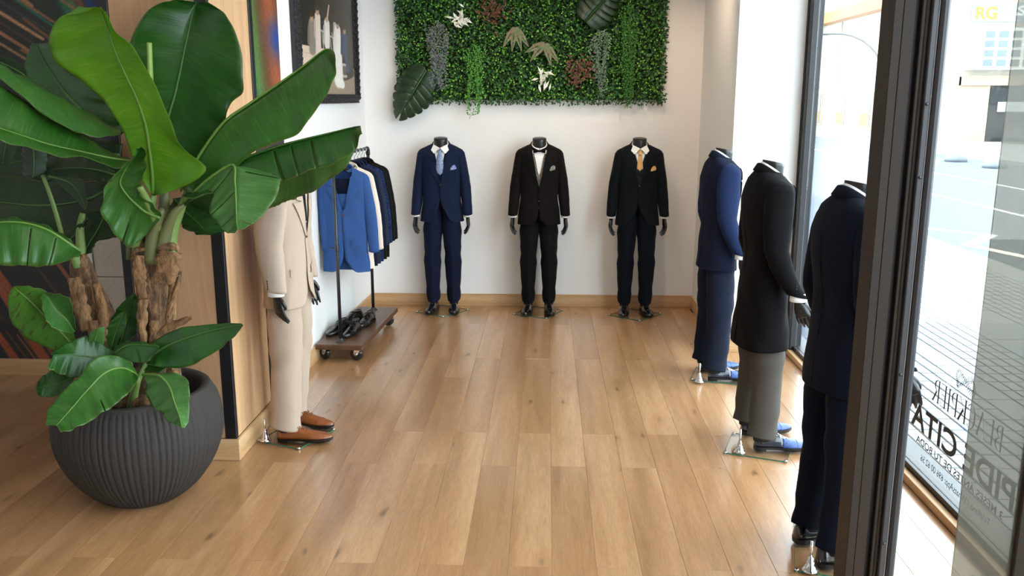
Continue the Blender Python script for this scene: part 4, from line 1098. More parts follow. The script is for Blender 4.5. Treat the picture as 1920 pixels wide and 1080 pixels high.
def scatter(name, n, x0, x1, z0, z1, y0, y1, Lr, Wr, mat, spread=1.0, droop=0.0):
    pos = np.stack([rs.uniform(x0, x1, n), rs.uniform(y0, y1, n), rs.uniform(z0, z1, n)], 1)
    dirs = rs.normal(size=(n, 3)) * [1, 0.45, 1]; dirs[:, 2] -= droop; dirs = norm(dirs)
    nr = rs.normal(size=(n, 3)) * 0.5 * spread; nr[:, 1] -= 1.0; nr[:, 2] += 0.35
    nr = nr - dirs * (nr * dirs).sum(1, keepdims=True); nr = norm(nr)
    V, F = leafquads(pos, dirs, nr, rs.uniform(*Lr, n), rs.uniform(*Wr, n))
    me = bpy.data.meshes.new(name); me.from_pydata(V.tolist(), [], F.tolist()); me.materials.append(mat)
    o = bpy.data.objects.new(name, me); COL.objects.link(o); o.parent = gw; o['kind'] = 'stuff'
    return o
BOX = smallleaf('boxwood_leaves', ['10260a', '1c400f', '2a5a14', '173510', '3d7a1c', '1e4612', '14300c', '5f9c2e'])
BRI = smallleaf('bright_boxwood_leaves', ['2c5c16', '3d7a1c', '4f8e24', '7ab83a', '8cc94a'])
IVY = smallleaf('ivy_leaves', ['1a3a1c', '25502a', '2d5f2c', '1d4422', '376d33'])
w2 = (GX1 - GX0) / 2; gh = GZ1 - GZ0
scatter('foliage', 17000, -w2, w2, 0.0, gh, -0.085, -0.025, (0.016, 0.03), (0.012, 0.022), BOX)
scatter('foliage', 4200, -w2, w2, 0.0, gh, -0.125, -0.07, (0.014, 0.024), (0.012, 0.02), BRI)
scatter('foliage', 1900, -w2, w2, 0.0, gh, -0.11, -0.06, (0.03, 0.055), (0.02, 0.035), IVY)
scatter('foliage', 700, -w2 - 0.03, w2 + 0.03, -0.035, 0.03, -0.09, -0.02, (0.016, 0.034), (0.012, 0.022), IVY, droop=1.0)
scatter('foliage', 500, w2 - 0.02, w2 + 0.035, -0.03, gh, -0.09, -0.02, (0.018, 0.04), (0.014, 0.026), IVY)
scatter('foliage', 400, -w2 - 0.03, -w2 + 0.02, 0, gh, -0.09, -0.02, (0.018, 0.034), (0.014, 0.026), IVY)
def gp(px, py, Y=8.07):
    p = at(px, py, Y); return Vector((p.x - gcx, p.y - GY, p.z - GZ0))
# split-leaf monstera leaves
def monstera(tip, base, width, mat):
    """Heart-shaped leaf with deep side cuts, built on its rib from base to tip."""
    b, t = gp(*base), gp(*tip); ax = (t - b); L = ax.length; ax.normalize(); sd = ax.cross(Vector((0, -1, 0))).normalized(); nr = sd.cross(ax).normalized()
    if nr.y > 0: nr = -nr
    vs = []; fs = []
    nlob = 7; samp = []
    for k in range(nlob):
        for q, depth in ((0.0, 0.56), (0.13, 0.97), (0.4, 1.03), (0.7, 1.03), (0.9, 0.98), (0.999, 0.56)): samp.append(((k + q) / nlob, depth if k > 1 else max(depth, 0.97)))
    for s_ in (-1, 1):
        row0 = []
        for f, d in samp:
            w = width * L * 0.5 * (math.sin(PI * min(1, f * 0.80 + 0.17)) ** 0.75) * (1.1 - 0.35 * f)
            back = -0.16 * L * (1 - f) ** 2
            n0 = len(vs)
            for j in range(5):
                q = j / 4
                p = b + ax * (L * f + back * q + 0.16 * L * q * q) + sd * (s_ * w * d * q) + nr * (0.02 - 0.05 * q * q + 0.004 * math.sin(f * 44) * q)
                vs.append(tuple(p))
            row0.append(n0)
        for i in range(len(row0) - 1):
            
            for j in range(4): fs.append((row0[i] + j, row0[i] + j + 1, row0[i + 1] + j + 1, row0[i + 1] + j))
    o = MB().add(vs, fs).build('monstera_leaf', mat, gw)
    s2 = o.modifiers.new('t', 'SOLIDIFY'); s2.thickness = 0.002
    MB().tube([tuple(b + nr * 0.022), tuple(b + ax * L * 0.5 + nr * 0.024), tuple(t + nr * 0.02)], [0.006, 0.004, 0.002], 6).build('rib', plain('monstera_rib', '3f6a35', 0.5), o)
    return o
MON = plain('dark_monstera', '22391f', 0.38, gscale=12)
monstera((752, 212, 8.05), (800, 132, 8.06), 0.86, MON)['label'] = 'large split leaf hanging from the lower corner of the foliage panel'
monstera((1150, -20, 8.05), (1098, 40, 8.04), 1.05, MON)
# hanging strands
def strands(px0, px1, py0, py1, n, mat, name, Lr, Wr, dens, jit=6, Y=8.05):
    pos = []; stem = []
    py00 = py0; xm = (px0 + px1) / 2
    for i in range(n):
        x = px0 + (px1 - px0) * (i + rs.uniform(0.1, 0.9)) / n; py0 = py00 + abs(x - xm) / (px1 - px0) * 34 + rs.uniform(-8, 8); y1 = py1 - abs(rs.normal()) * (py1 - py0) * 0.28; ph = rs.uniform(0, 6)
        k = int((y1 - py0) * dens)
        for j in range(k):
            f = j / max(1, k - 1)
            pos.append(gp(x + (xm - x) * 0.45 * f + jit * math.sin(f * 5 + ph) * 0.6 + rs.uniform(-1, 1) * 1.8, py0 + (y1 - py0) * f, Y + rs.uniform(-0.02, 0.02))[:])
    pos = np.array(pos); n_ = len(pos)
    d = rs.normal(size=(n_, 3)) * [1, 0.3, 0.6]; d[:, 2] -= 0.7; d = norm(d)
    nr = rs.normal(size=(n_, 3)) * 0.5; nr[:, 1] -= 1; nr = norm(nr - d * (nr * d).sum(1, keepdims=True))
    V, F = leafquads(pos, d, nr, rs.uniform(*Lr, n_), rs.uniform(*Wr, n_))
    me = bpy.data.meshes.new(name); me.from_pydata(V.tolist(), [], F.tolist()); me.materials.append(mat)
    o = bpy.data.objects.new(name, me); COL.objects.link(o); o.parent = gw; o['kind'] = 'stuff'
    return o
GREY = smallleaf('grey_violet_leaves', ['5e5a66', '75717c', '4f6a4c', '8b8794', '6b8a63'])
GRN = smallleaf('fresh_strand_leaves', ['3f7a2c', '5a9a3a', '4a8a30', '6fb04a'])
GRG = smallleaf('grey_green_leaves', ['54745a', '6a8a64', '6f6c7a', '4a6a48', '7d9a74'])
DGN = smallleaf('dark_strand_leaves', ['2a5a20', '357024', '447f2c'])
strands(800, 842, 42, 170, 12, GREY, 'hanging_strands', (0.02, 0.032), (0.007, 0.012), 0.8)
strands(870, 910, 80, 222, 9, GRN, 'hanging_strands', (0.014, 0.022), (0.009, 0.014), 0.75)
strands(1110, 1142, 55, 182, 10, GRG, 'hanging_strands', (0.018, 0.03), (0.008, 0.013), 0.8)
strands(1164, 1196, 12, 202, 9, DGN, 'hanging_strands', (0.013, 0.02), (0.009, 0.013), 0.7, jit=2)
# white lily-like rosettes, russet sprigs and small ferns
def rosette(px, py, n, L, W, mat, name, Y=8.05, up=0.0, cl=0.02):
    c = np.array(gp(px, py, Y)); pos = c + rs.normal(size=(n, 3)) * [cl, 0.008, cl]
    d = rs.normal(size=(n, 3)) * [1, 0.3, 1]; d[:, 1] -= 0.25; d[:, 2] += up; d = norm(d)
    nr = np.tile([0.0, -1.0, 0.3], (n, 1)); nr = norm(nr - d * (nr * d).sum(1, keepdims=True))
    V, F = leafquads(pos, d, nr, rs.uniform(L * 0.7, L * 1.2, n), rs.uniform(W * 0.8, W * 1.2, n))
    me = bpy.data.meshes.new(name); me.from_pydata(V.tolist(), [], F.tolist()); me.materials.append(mat)
    o = bpy.data.objects.new(name, me); COL.objects.link(o); o.parent = gw
    o['kind'] = 'stuff'
    return o
WHT = smallleaf('white_variegated_leaves', ['e9e6df', 'f2f0ea', 'c8d0b8', 'dfe3d2'])
RUS = smallleaf('russet_leaves', ['5e3424', '74432e', '4a2c22', '6b5540'])
FRN = smallleaf('pink_green_fern', ['8a6a5c', '5f7d50', '9a7466', '4f7444', '6d8a5e'])
rosette(862, 38, 26, 0.085, 0.022, WHT, 'white_leaf_cluster', cl=0.035); rosette(1016, 148, 24, 0.085, 0.022, WHT, 'white_leaf_cluster', cl=0.03)
rosette(922, 18, 130, 0.04, 0.016, RUS, 'russet_cluster', cl=0.065); rosette(1088, 128, 130, 0.04, 0.016, RUS, 'russet_cluster', cl=0.06); rosette(1078, 150, 40, 0.03, 0.014, RUS, 'russet_cluster', cl=0.025)
def fern(px, py, angs, Lf):
    P = []; D = []
    c = np.array(gp(px, py, 8.05))
    for a in angs:
        for k in range(26):
            f = k / 26; base = c + np.array([math.sin(a) * Lf * f, -0.02 * math.sin(f * PI), math.cos(a) * Lf * f - 0.10 * Lf * f * f])
            for s_ in (-1, 1):
                P.append(base); D.append([math.sin(a + s_ * 1.1), 0, math.cos(a + s_ * 1.1)])
    P = np.array(P); D = norm(np.array(D, float)); n = len(P)
    nr = np.tile([0.0, -1.0, 0.0], (n, 1)); fr = np.tile(np.arange(26).repeat(2), len(angs)) / 26
    V, F = leafquads(P, D, nr, 0.055 * (1.05 - fr) * (0.5 + fr * 1.4).clip(0, 1), np.full(n, 0.012))
    me = bpy.data.meshes.new('fern_frond'); me.from_pydata(V.tolist(), [], F.tolist()); me.materials.append(FRN)
    o = bpy.data.objects.new('fern_frond', me); COL.objects.link(o); o.parent = gw; o['kind'] = 'stuff'
fern(966, 52, (PI * 0.9, PI * 1.05, PI * 1.2, PI * 0.78), 0.19); fern(1022, 82, (PI * 0.78, PI * 1.25, PI * 1.4, PI * 0.9), 0.19)

# ------------------------------------------------------------------ tailoring: jackets, trousers, shoes, hands
# torso rings: z at the sides, z front centre, z back centre, half width, front depth, back depth
TORSO = [(0.80, 0.80, 0.80, .196, .122, .128), (0.88, 0.88, 0.88, .190, .119, .124), (0.98, 0.98, 0.98, .181, .113, .116), (1.08, 1.08, 1.08, .171, .108, .104),
         (1.16, 1.16, 1.16, .170, .109, .103), (1.24, 1.24, 1.24, .180, .116, .117), (1.32, 1.32, 1.32, .191, .121, .130), (1.38, 1.375, 1.38, .196, .119, .131),
         (1.425, 1.41, 1.425, .198, .112, .115), (1.450, 1.43, 1.452, .188, .103, .107), (1.468, 1.445, 1.472, .160, .094, .098), (1.486, 1.455, 1.490, .120, .080, .090),
         (1.500, 1.463, 1.505, .086, .066, .082), (1.508, 1.468, 1.516, .072, .058, .074)]
PEX = 2.35
def ring_at(R, t):
    k = min(int(t), len(R) - 2); f = t - k
    return [float(v) for v in (np.array(R[k]) * (1 - f) + np.array(R[k + 1]) * f)]
def tpt(ring, a, flat=1.0, inset=0.0):
    zs, zf, zb, w, f, b = ring
    c, s = math.cos(a), math.sin(a)
    x = (w - inset) * math.copysign(abs(c) ** (2 / PEX), c)
    d = ((f if s < 0 else b) - inset) * flat
    y = d * math.copysign(abs(s) ** (2 / PEX), s)
    k = abs(c) ** 1.6
    return Vector((x, y, zs * k + (zf if s < 0 else zb) * (1 - k)))
class Torso:
    """Parametric jacket body and the closed form under it (for laying on lapels, pockets, ties)."""
    def __init__(s, hem=0.80, flat=1.0, flare=0.0, front_hem=None):
        s.R = [list(r) for r in TORSO]
        if hem < 0.79:
            ext = [[z, z, z, .196 + (0.80 - z) * flare, .122 + (0.80 - z) * flare * 0.7, .128 + (0.80 - z) * flare] for z in np.linspace(hem, 0.78, 4)]
            s.R = ext + s.R
        else:
            for q in (0, 1, 2): s.R[0][q] = hem
        s.flat = flat
        rings = [[tpt(ring_at(s.R, t), 2 * PI * k / 64, flat) for k in range(64)] for t in np.linspace(0, len(s.R) - 1, 50)]
        mb = MB().loft(rings)
        s.tree = BVHTree.FromPolygons([Vector(v) for v in mb.v], mb.f)
    def front(s, x, z, off=0.0, back=False):
        d = -1 if back else 1
        h = s.tree.ray_cast(Vector((x, -d * 1.0, z)), Vector((0, d, 0)))[0]
        if h is None:
            h = s.tree.find_nearest(Vector((x, -d * 0.08, z)))[0]
            return Vector((x, h.y - d * off, z))
        return Vector((x, h.y - d * off, z))
    def shell(s, zb, cut, vk=0.066, overlap=0.012, nu=72, nv=60, wr=0.0025, seed=0):
        """Jacket body: the sheet from the left front edge round the back to the right front edge.
        cut(z) gives how far each front edge has swung away from the centre below the button."""
        zt = s.R[-1][1]
        rings = []
        r = random.Random(seed); ph = [r.uniform(0, 6) for _ in range(5)]
        ts = list(np.linspace(0, 1.2, 12)) + list(np.linspace(1.3, len(s.R) - 1, nv - 12))
        for t in ts:
            rg = ring_at(s.R, t); z = rg[1]; w = rg[3]
            g = vk * max(0, (z - zb) / (zt - zb)) ** 0.85 if z > zb else cut(z)
            def ang(g_): return math.copysign(math.asin(min(0.999, abs(g_) / w) ** (PEX / 2)), g_)
            gl = g - (overlap if z <= zb + 0.01 and g < 0.03 else 0); gr = g - (0.004 if g < 0.03 and z <= zb else 0)
            a0 = -PI / 2 + ang(gl); a1 = 1.5 * PI - ang(gr)
            row = []
            for k in range(nu + 1):
                u = k / nu
                u = u - 0.08 * math.sin(2 * PI * u) / (2 * PI) * 2
                a = a0 + (a1 - a0) * u
                p = tpt(rg, a, s.flat)
                n_ = Vector((math.cos(a), math.sin(a), 0))
                fold = wr * (math.sin(z * 26 + 3 * math.cos(a * 2) + ph[0]) + math.sin(z * 11 - 4 * a + ph[1]) + 0.7 * math.sin(z * 47 + 5 * a + ph[2]) * max(0, 1.1 - z)) * min(1, (1.5 - z) * 5)
                p += n_ * fold
                # left front laps over the right
                e = min(1, u / 0.05); p += n_ * (0.005 * (1 - e) if u < 0.05 else 0)
                row.append(p)
            rings.append(row)
        return MB().loft(rings, closed=False)
def solid(o, t=0.002, off=-1):
    m = o.modifiers.new('thickness', 'SOLIDIFY'); m.thickness = t; m.offset = off; return o
def patch(T, rows, off, name, mat, parent, nu=6, thick=0.003, back=False, sub=3):
    """Cloth piece laid on the torso: rows of (x_in, z_in, x_out, z_out), projected and given thickness."""
    R = []
    for i in range(len(rows) - 1):
        for k in range(sub):
            f = k / sub; R.append([rows[i][q] * (1 - f) + rows[i + 1][q] * f for q in range(4)])
    R.append(rows[-1])
    g = []
    for r in R:
        o_ = off if not callable(off) else None
        row = []
        for j in range(nu + 1):
            f = j / nu; x = r[0] * (1 - f) + r[2] * f; z = r[1] * (1 - f) + r[3] * f
            row.append(T.front(x, z, off(f) if callable(off) else off, back))
        g.append(row)
    top = MB(); n = len(g); m = nu + 1
    bot = [[p + Vector((0, thick * (1 if not back else -1), 0)) for p in row] for row in g]
    V = [p for row in g for p in row] + [p for row in bot for p in row]; K = n * m
    F = []
    for i in range(n - 1):
        for j in range(nu):
            a = i * m + j; F.append((a, a + 1, a + m + 1, a + m)); F.append((K + a, K + a + m, K + a + m + 1, K + a + 1))
    per = [j for j in range(m)] + [i * m + nu for i in range(1, n)] + [(n - 1) * m + j for j in range(nu - 1, -1, -1)] + [i * m for i in range(n - 2, 0, -1)]
    for a, b in zip(per, per[1:] + per[:1]): F.append((a, b, K + b, K + a))
    return top.add(V, F).build(name, mat, parent, auto=0.9)
def button(T, x, z, mat, parent, off=0.006, r=0.0085):
    p = T.front(x, z, off)
    o = MB().lathe([(0.0001, 0), (r, 0), (r, 0.002), (r * 0.8, 0.0032), (r * 0.5, 0.0024), (0.0001, 0.0024)], 12).build('button', mat, parent)
    o.rotation_euler = (PI / 2, 0, 0); o.location = p; return o

def sleeve(side, mat, parent, lift=0.0, bend=0.035, z_end=0.895, seed=0, flat=1.0, xo=0.0, fwd=0.0, deep=1.0):
    r = random.Random(seed + side * 3); ph = r.uniform(0, 6)
    # rows: outer x, outer z, inner x, inner z, half depth, forward shift
    tab = [(.150, 1.474, .138, 1.468, .018, 0), (.174, 1.465, .130, 1.445, .045, 0), (.195, 1.452, .126, 1.415, .062, .001), (.212, 1.430, .128, 1.385, .072, .002), (.222, 1.392, .130, 1.360, .079, .004),
           (.236, 1.33, .138, 1.315, .079, .008), (.252, 1.25, .147, 1.25, .073, .014), (.264, 1.16, .160, 1.16, .067, .016), (.272, 1.06, .174, 1.06, .061, .004 - bend * .2), (.277, .97, .185, .97, .056, -bend * .6), (.280, z_end, .194, z_end, .052, -bend)]
    n = 30; rings = []; K = 50
    for i in range(K + 1):
        t = 10 * i / K; k = min(int(t), 9); f = t - k
        xo_, zo, xi, zi, b_, cy = [tab[k][q] * (1 - f) + tab[k + 1][q] * f for q in range(6)]
        b_ *= flat * deep; cy *= flat; cx = (xo_ + xi) / 2; cz = (zo + zi) / 2; a_ = (xo_ - xi) / 2; dz = (zo - zi) / 2
        cx += xo * max(0, (1.45 - cz)); cy += fwd * max(0, 1.3 - cz)
        row = []
        for j in range(n):
            q = 2 * PI * j / n
            w = 1 + (0.013 * math.sin(cz * 70 + 2.4 * math.sin(q) + ph) * (1 if 1.0 < cz < 1.3 else 0.3) + 0.013 * math.sin(cz * 33 + q * 2 + ph)) * (1 if cz < 1.36 else 0.2)
            row.append((side * (cx + a_ * w * math.cos(q)), cy + b_ * w * math.sin(q), cz + dz * math.cos(q) + (0.010 * math.sin(q) if i == K else 0)))
        rings.append(row)
    ctr = [(0.237, -bend, z_end)]
    o = MB().loft(rings, cap1=False).build('sleeve', mat, parent)
    solid(o, 0.002)
    c = Vector(ctr[-1]); c.y = c.y * flat + fwd * (1.3 - c.z); c.x += xo * (1.45 - c.z)
    return o, Vector((side * c.x, c.y, c.z))
BTN = {}
def sleeve_buttons(side, wrist, par, mat, n=4, flat=1.0):
    for k in range(n):
        o = MB().lathe([(0.0001, 0), (0.006, 0), (0.006, 0.002), (0.0001, 0.0026)], 10).build('cuff_button', mat, par)
        o.location = (wrist.x + side * 0.036, wrist.y + 0.030 * flat, wrist.z + 0.020 + 0.014 * k); o.rotation_euler = (0, side * PI / 2, side * 0.6)

def lapels(T, zb, kind, mat, parent, vk=0.066, width=0.078):
    zt = T.R[-1][1]
    G = lambda z: vk * max(0, (z - zb) / (zt - zb)) ** 0.85
    zg = 1.372
    for s_ in (1, -1):
        rows = []
        zs = np.linspace(zb + 0.004, zg, 9)
        for z in zs:
            f = (z - zb) / (zg - zb); wd = 0.006 + width * (f ** 0.9) * (1.0 if kind != 'shawl' else math.sin(min(1, f * 1.0) * PI / 2) ** 1.2)
            up = {'peak': 0.040, 'notch': -0.016, 'shawl': 0.0}[kind] * f ** 4
            rows.append((s_ * (G(z) - 0.003), z, s_ * (G(z) + wd), z + up + 0.012 * f))
        if kind == 'shawl':
            for z in (1.39, 1.41, 1.43, 1.45): rows.append((s_ * (G(z) - 0.003), z, s_ * (G(z) + width * (1 - (z - 1.372) / 0.12)), z + 0.012))
        patch(T, rows, 0.0075, 'lapel', mat, parent, nu=6)
        if kind != 'shawl':
            z0 = zg
            rows = [(s_ * (G(z0) - 0.003), z0 - 0.004, s_ * (G(z0) + (0.060 if kind == 'notch' else 0.042)), z0 + (0.010 if kind == 'notch' else 0.042)), (s_ * (G(1.42) - 0.003), 1.412, s_ * (G(1.42) + 0.046), 1.432), (s_ * (G(1.44) - 0.003), 1.438, s_ * (G(1.45) + 0.036), 1.455)]
            patch(T, rows, 0.0085, 'collar_leaf', mat, parent, nu=5)
    # collar standing round the back of the neck
    rings = []
    for k in range(33):
        a = math.radians(-62 + 304 * k / 32); s = math.sin(a); c = math.cos(a)
        top = Vector((0.070 * c, (0.066 if s > 0 else 0.074) * s * T.flat + 0.008, 1.508 + 0.030 * s))
        mid = Vector((0.079 * c, (0.076 if s > 0 else 0.082) * s * T.flat + 0.008, 1.506 + 0.028 * s))
        bot = Vector((0.098 * c, (0.100 if s > 0 else 0.086) * s * T.flat + 0.006, 1.482 + 0.012 * s))
        rings.append([top, mid, bot, bot + Vector((-0.004 * c, -0.004 * s, -0.004)), top + Vector((-0.004 * c, -0.004 * s, 0))])
    MB().loft(rings).build('collar', mat, parent)

def rounded(zb, start, R, hem, base=0.0):
    """Front edge that runs straight, then rounds away into the hem."""
    def f(z):
        b = base * max(0, (zb - z) / max(0.01, zb - hem))
        if z > start: return b
        q = min(1, (start - z) / max(0.01, start - hem))
        return b + R * (1 - math.sqrt(max(0, 1 - q * q * 0.995)))
    return f

def make_jacket(par, mat, lap=None, kind='notch', zb=1.195, hem=0.80, flat=1.0, cut=None, buttons=(), bmat=None, flaps=True, seed=0, vent=True, flare=0.0, vk=0.066, chest=True, sleeves=True, smat=None, width=0.078, flapmat=None, xo=0.0, bend=0.035, deep=1.0, z_end=0.895, pz=0.0):
    T = Torso(hem, flat, flare)
    body = solid(T.shell(zb, cut, vk=vk, seed=seed).build('jacket', mat, par), 0.003)
    lapels(T, zb, kind, lap or mat, par, vk, width)
    bm_ = bmat or M['rubber']
    for x, z in buttons: button(T, x, z, bm_, par)
    if flaps:
        for s_ in (1, -1):
            patch(T, [(s_ * 0.062, 0.985 + pz, s_ * 0.150, 0.995 + pz), (s_ * 0.062, 0.940 + pz, s_ * 0.152, 0.950 + pz)], 0.006, 'pocket_flap', flapmat or mat, par, nu=6)
    else:
        for s_ in (1, -1):
            patch(T, [(s_ * 0.070, 0.992 + pz, s_ * 0.148, 0.998 + pz), (s_ * 0.070, 0.985 + pz, s_ * 0.148, 0.991 + pz)], 0.004, 'pocket_welt', lap or mat, par, nu=5)
    if chest: patch(T, [(0.085, 1.308, 0.150, 1.322), (0.085, 1.290, 0.150, 1.303)], 0.0055, 'breast_pocket', mat, par, nu=5)
    if vent:
        patch(T, [(-0.0012, 1.46, 0.0012, 1.46), (-0.0012, 1.2, 0.0012, 1.2), (-0.002, 1.04, 0.003, 1.04), (-0.002, hem + 0.005, 0.018, hem + 0.005)], 0.0032, 'back_vent', mat, par, nu=3, back=True)
    w = {}
    if sleeves:
        for s_ in (1, -1):
            so, wr = sleeve(s_, smat or mat, par, flat=flat, seed=seed, z_end=z_end, xo=xo if s_ < 0 else 0.0, bend=bend, deep=deep)
            sleeve_buttons(s_, wr, so, bm_, flat=flat); w[s_] = wr
    return T, w

def shirt_and_neck(par, T, mat, zb, vk=0.066, wing=True, tall=0.0):
    zt = T.R[-1][1]
    rows = []
    for z in np.linspace(zb - 0.03, 1.466, 10):
        g = vk * max(0, (z - zb) / (zt - zb)) ** 0.85 + 0.022
        rows.append((-g, z, g, z))
    patch(T, rows, -0.012, 'shirt', mat, par, nu=10)
    rings = []
    for k in range(41):
        a = math.radians(-88 + 356 * k / 40); c, s = math.cos(a), math.sin(a)
        b = Vector((0.076 * c, 0.074 * s - 0.002, 1.452 + 0.036 * s)); t = Vector((0.0635 * c, 0.059 * s, 1.516 + 0.030 * s + tall))
        o2 = Vector((0.067 * c, 0.0625 * s, 1.515 + 0.030 * s + tall)); ob = Vector((0.080 * c, 0.080 * s - 0.002, 1.454 + 0.034 * s))
        rings.append([b, t, o2, ob])
    MB().loft(rings).build('shirt_collar', mat, par)
    if wing:
        for s_ in (1, -1):
            P = [Vector((s_ * 0.003, -0.080, 1.492)), Vector((s_ * 0.060, -0.042, 1.512)), Vector((s_ * 0.080, -0.070, 1.468)), Vector((s_ * 0.049, -0.110, 1.440))]
            q = [p + Vector((0, 0.004, -0.001)) for p in P]
            MB().add(P + q, [(0, 1, 2, 3), (7, 6, 5, 4), (0, 4, 5, 1), (1, 5, 6, 2), (2, 6, 7, 3), (3, 7, 4, 0)]).build('collar_wing', mat, par, smooth=False)
    MB().lathe([(0.060, 1.45), (0.0595, 1.50), (0.060, 1.520), (0.0615, 1.540), (0.0615, 1.556), (0.059, 1.559), (0.0001, 1.560)], 32, 1.0, 0.92).build('neck', M['mannequin'], par)

def waistcoat(par, T, mat, zv, zlow=0.95, vk=0.052, btn=None, n=5):
    zt = T.R[-1][1]
    for s_ in (1, -1):
        rows = []
        for z in np.linspace(zlow, 1.44, 14):
            g = vk * max(0, (z - zv) / (zt - zv)) ** 0.9 if z > zv else (-0.006 if s_ > 0 else 0.0)
            if z < zlow + 0.05: g += 0.0 + (zlow + 0.05 - z) * 0.9
            rows.append((s_ * g, z, s_ * max(0.13, g + 0.05), z + (0.04 if z < zlow + 0.05 else 0)))
        patch(T, rows, -0.006 + (0.001 if s_ > 0 else 0), 'waistcoat', mat, par, nu=8)
    for k in range(n): button(T, 0.0, zv - 0.03 - 0.062 * k, btn or mat, par, 0.0, 0.005)

def tie(par, T, mat, tip, w=0.034, kw=0.019, ascot=False):
    rows = [(-kw, 1.474, kw, 1.474), (-kw * 1.05, 1.462, kw * 1.05, 1.462), (-kw * 0.72, 1.437, kw * 0.72, 1.437)]
    patch(T, rows, lambda f: 0.004 + 0.010 * math.sin(PI * f), 'tie_knot', mat, par, nu=8)
    n = 8; rows = []
    for i in range(n + 1):
        f = i / n; z = 1.440 - (1.440 - tip) * f
        ww = (kw * 0.66 + (w - kw * 0.66) * (f ** (0.5 if ascot else 0.9))) if f < 0.86 else w * (1 - (f - 0.86) / 0.14 * 0.97)
        rows.append((-ww, z, ww, z))
    patch(T, rows, lambda f: -0.004 + (0.012 if ascot else 0.006) * math.sin(PI * f), 'tie', mat, par, nu=10)
def bow_tie(par, T, mat):
    y0 = T.front(0, 1.462, 0.022).y
    for s_ in (1, -1):
        rings = []
        for x, h, d in ((0.004, 0.007, 0.006), (0.014, 0.012, 0.010), (0.032, 0.020, 0.011), (0.050, 0.024, 0.007), (0.054, 0.020, 0.004)):
            rings.append([(s_ * x, y0 - d * math.cos(q) * 0.9, 1.468 + h * math.sin(q) * (1 + 0.1 * math.cos(3 * q))) for q in [2 * PI * k / 14 for k in range(14)]])
        MB().loft(rings).build('bow_wing', mat, par)
    MB().loft([[(0.010 * math.cos(q), y0 - 0.010 - dy + 0.004 * math.cos(q) ** 2, 1.468 + 0.010 * math.sin(q)) for q in [2 * PI * k / 12 for k in range(12)]] for dy in (-0.008, 0.004, 0.006)]).build('bow_knot', mat, par)
def pocket_square(par, T, mat):
    c = [(0.092, 1.312), (0.143, 1.322)]
    rows = [(0.094, 1.312, 0.142, 1.321), (0.093, 1.324, 0.144, 1.335), (0.101, 1.337, 0.138, 1.345), (0.114, 1.347, 0.126, 1.351)]
    patch(T, rows, lambda f: 0.006 + 0.005 * abs(math.sin(f * 9)), 'pocket_square', mat, par, nu=10)

# one hand, shaped once: palm, four unequal bent fingers, side thumb; grown as one surface by remeshing
def hand_mesh():
    mb = MB()
    rings = []
    for z, rx, ry, y in ((0.012, .024, .018, 0), (-0.008, .025, .018, 0), (-0.03, .034, .018, -.002), (-0.06, .040, .018, -.004), (-0.085, .041, .016, -.008), (-0.098, .038, .012, -.010)):
        rings.append([(ry * math.cos(q) * 1.0, y + rx * math.sin(q), z) for q in [2 * PI * k / 16 for k in range(16)]])
    mb.loft(rings)
    for j, (y, L, cur) in enumerate(((-.034, .080, .42), (-.0115, .092, .48), (.0105, .085, .58), (.031, .066, .7))):
        P = [Vector((0, y - .004, -0.085))]; a = 0.12
        for k in range(5):
            a += cur * 0.24
            P.append(P[-1] + Vector((-math.sin(a), (y) * 0.10, -math.cos(a))) * (L / 4.4))
        mb.tube(P, [.0100, .0098, .0094, .0089, .0083, .0062], 10)
    mb.tube([(-.004, -.026, -.018), (-.010, -.042, -.045), (-.016, -.050, -.070), (-.020, -.050, -.090)], [.014, .0125, .0105, .006], 10)
    me = bpy.data.meshes.new('hand'); me.from_pydata(mb.v, [], mb.f)
    ob = bpy.data.objects.new('hand', me); COL.objects.link(ob)
    r = ob.modifiers.new('r', 'REMESH'); r.mode = 'VOXEL'; r.voxel_size = 0.0032
    s = ob.modifiers.new('s', 'SMOOTH'); s.iterations = 3; s.factor = 0.5
    out = bpy.data.meshes.new_from_object(ob.evaluated_get(bpy.context.evaluated_depsgraph_get()))
    bpy.data.objects.remove(ob)
    for p in out.polygons: p.use_smooth = True
    out.materials.clear(); out.materials.append(M['mannequin'])
    return out
HAND = hand_mesh(); HANDR = HAND.copy()
for v in HANDR.vertices: v.co.x *= -1
HANDR.flip_normals()
def hand(side, wrist, par, rz=0.0, ry=0.0, fw=0.0):
    o = bpy.data.objects.new('hand', HAND if side > 0 else HANDR); COL.objects.link(o); o.parent = par
    o.scale = (0.9, 0.9, 0.9)
    o.location = (wrist.x, wrist.y, wrist.z - 0.026); o.rotation_euler = (-0.18 - fw, ry, rz)
    return o
def cuff(wrist, par, mat=None):
    MB().lathe([(0.037, 0.02), (0.038, -0.024), (0.035, -0.026), (0.032, -0.022), (0.031, 0.02)], 20, 0.98, 1.22).build('shirt_cuff', mat or M['white_cotton'], par).location = wrist

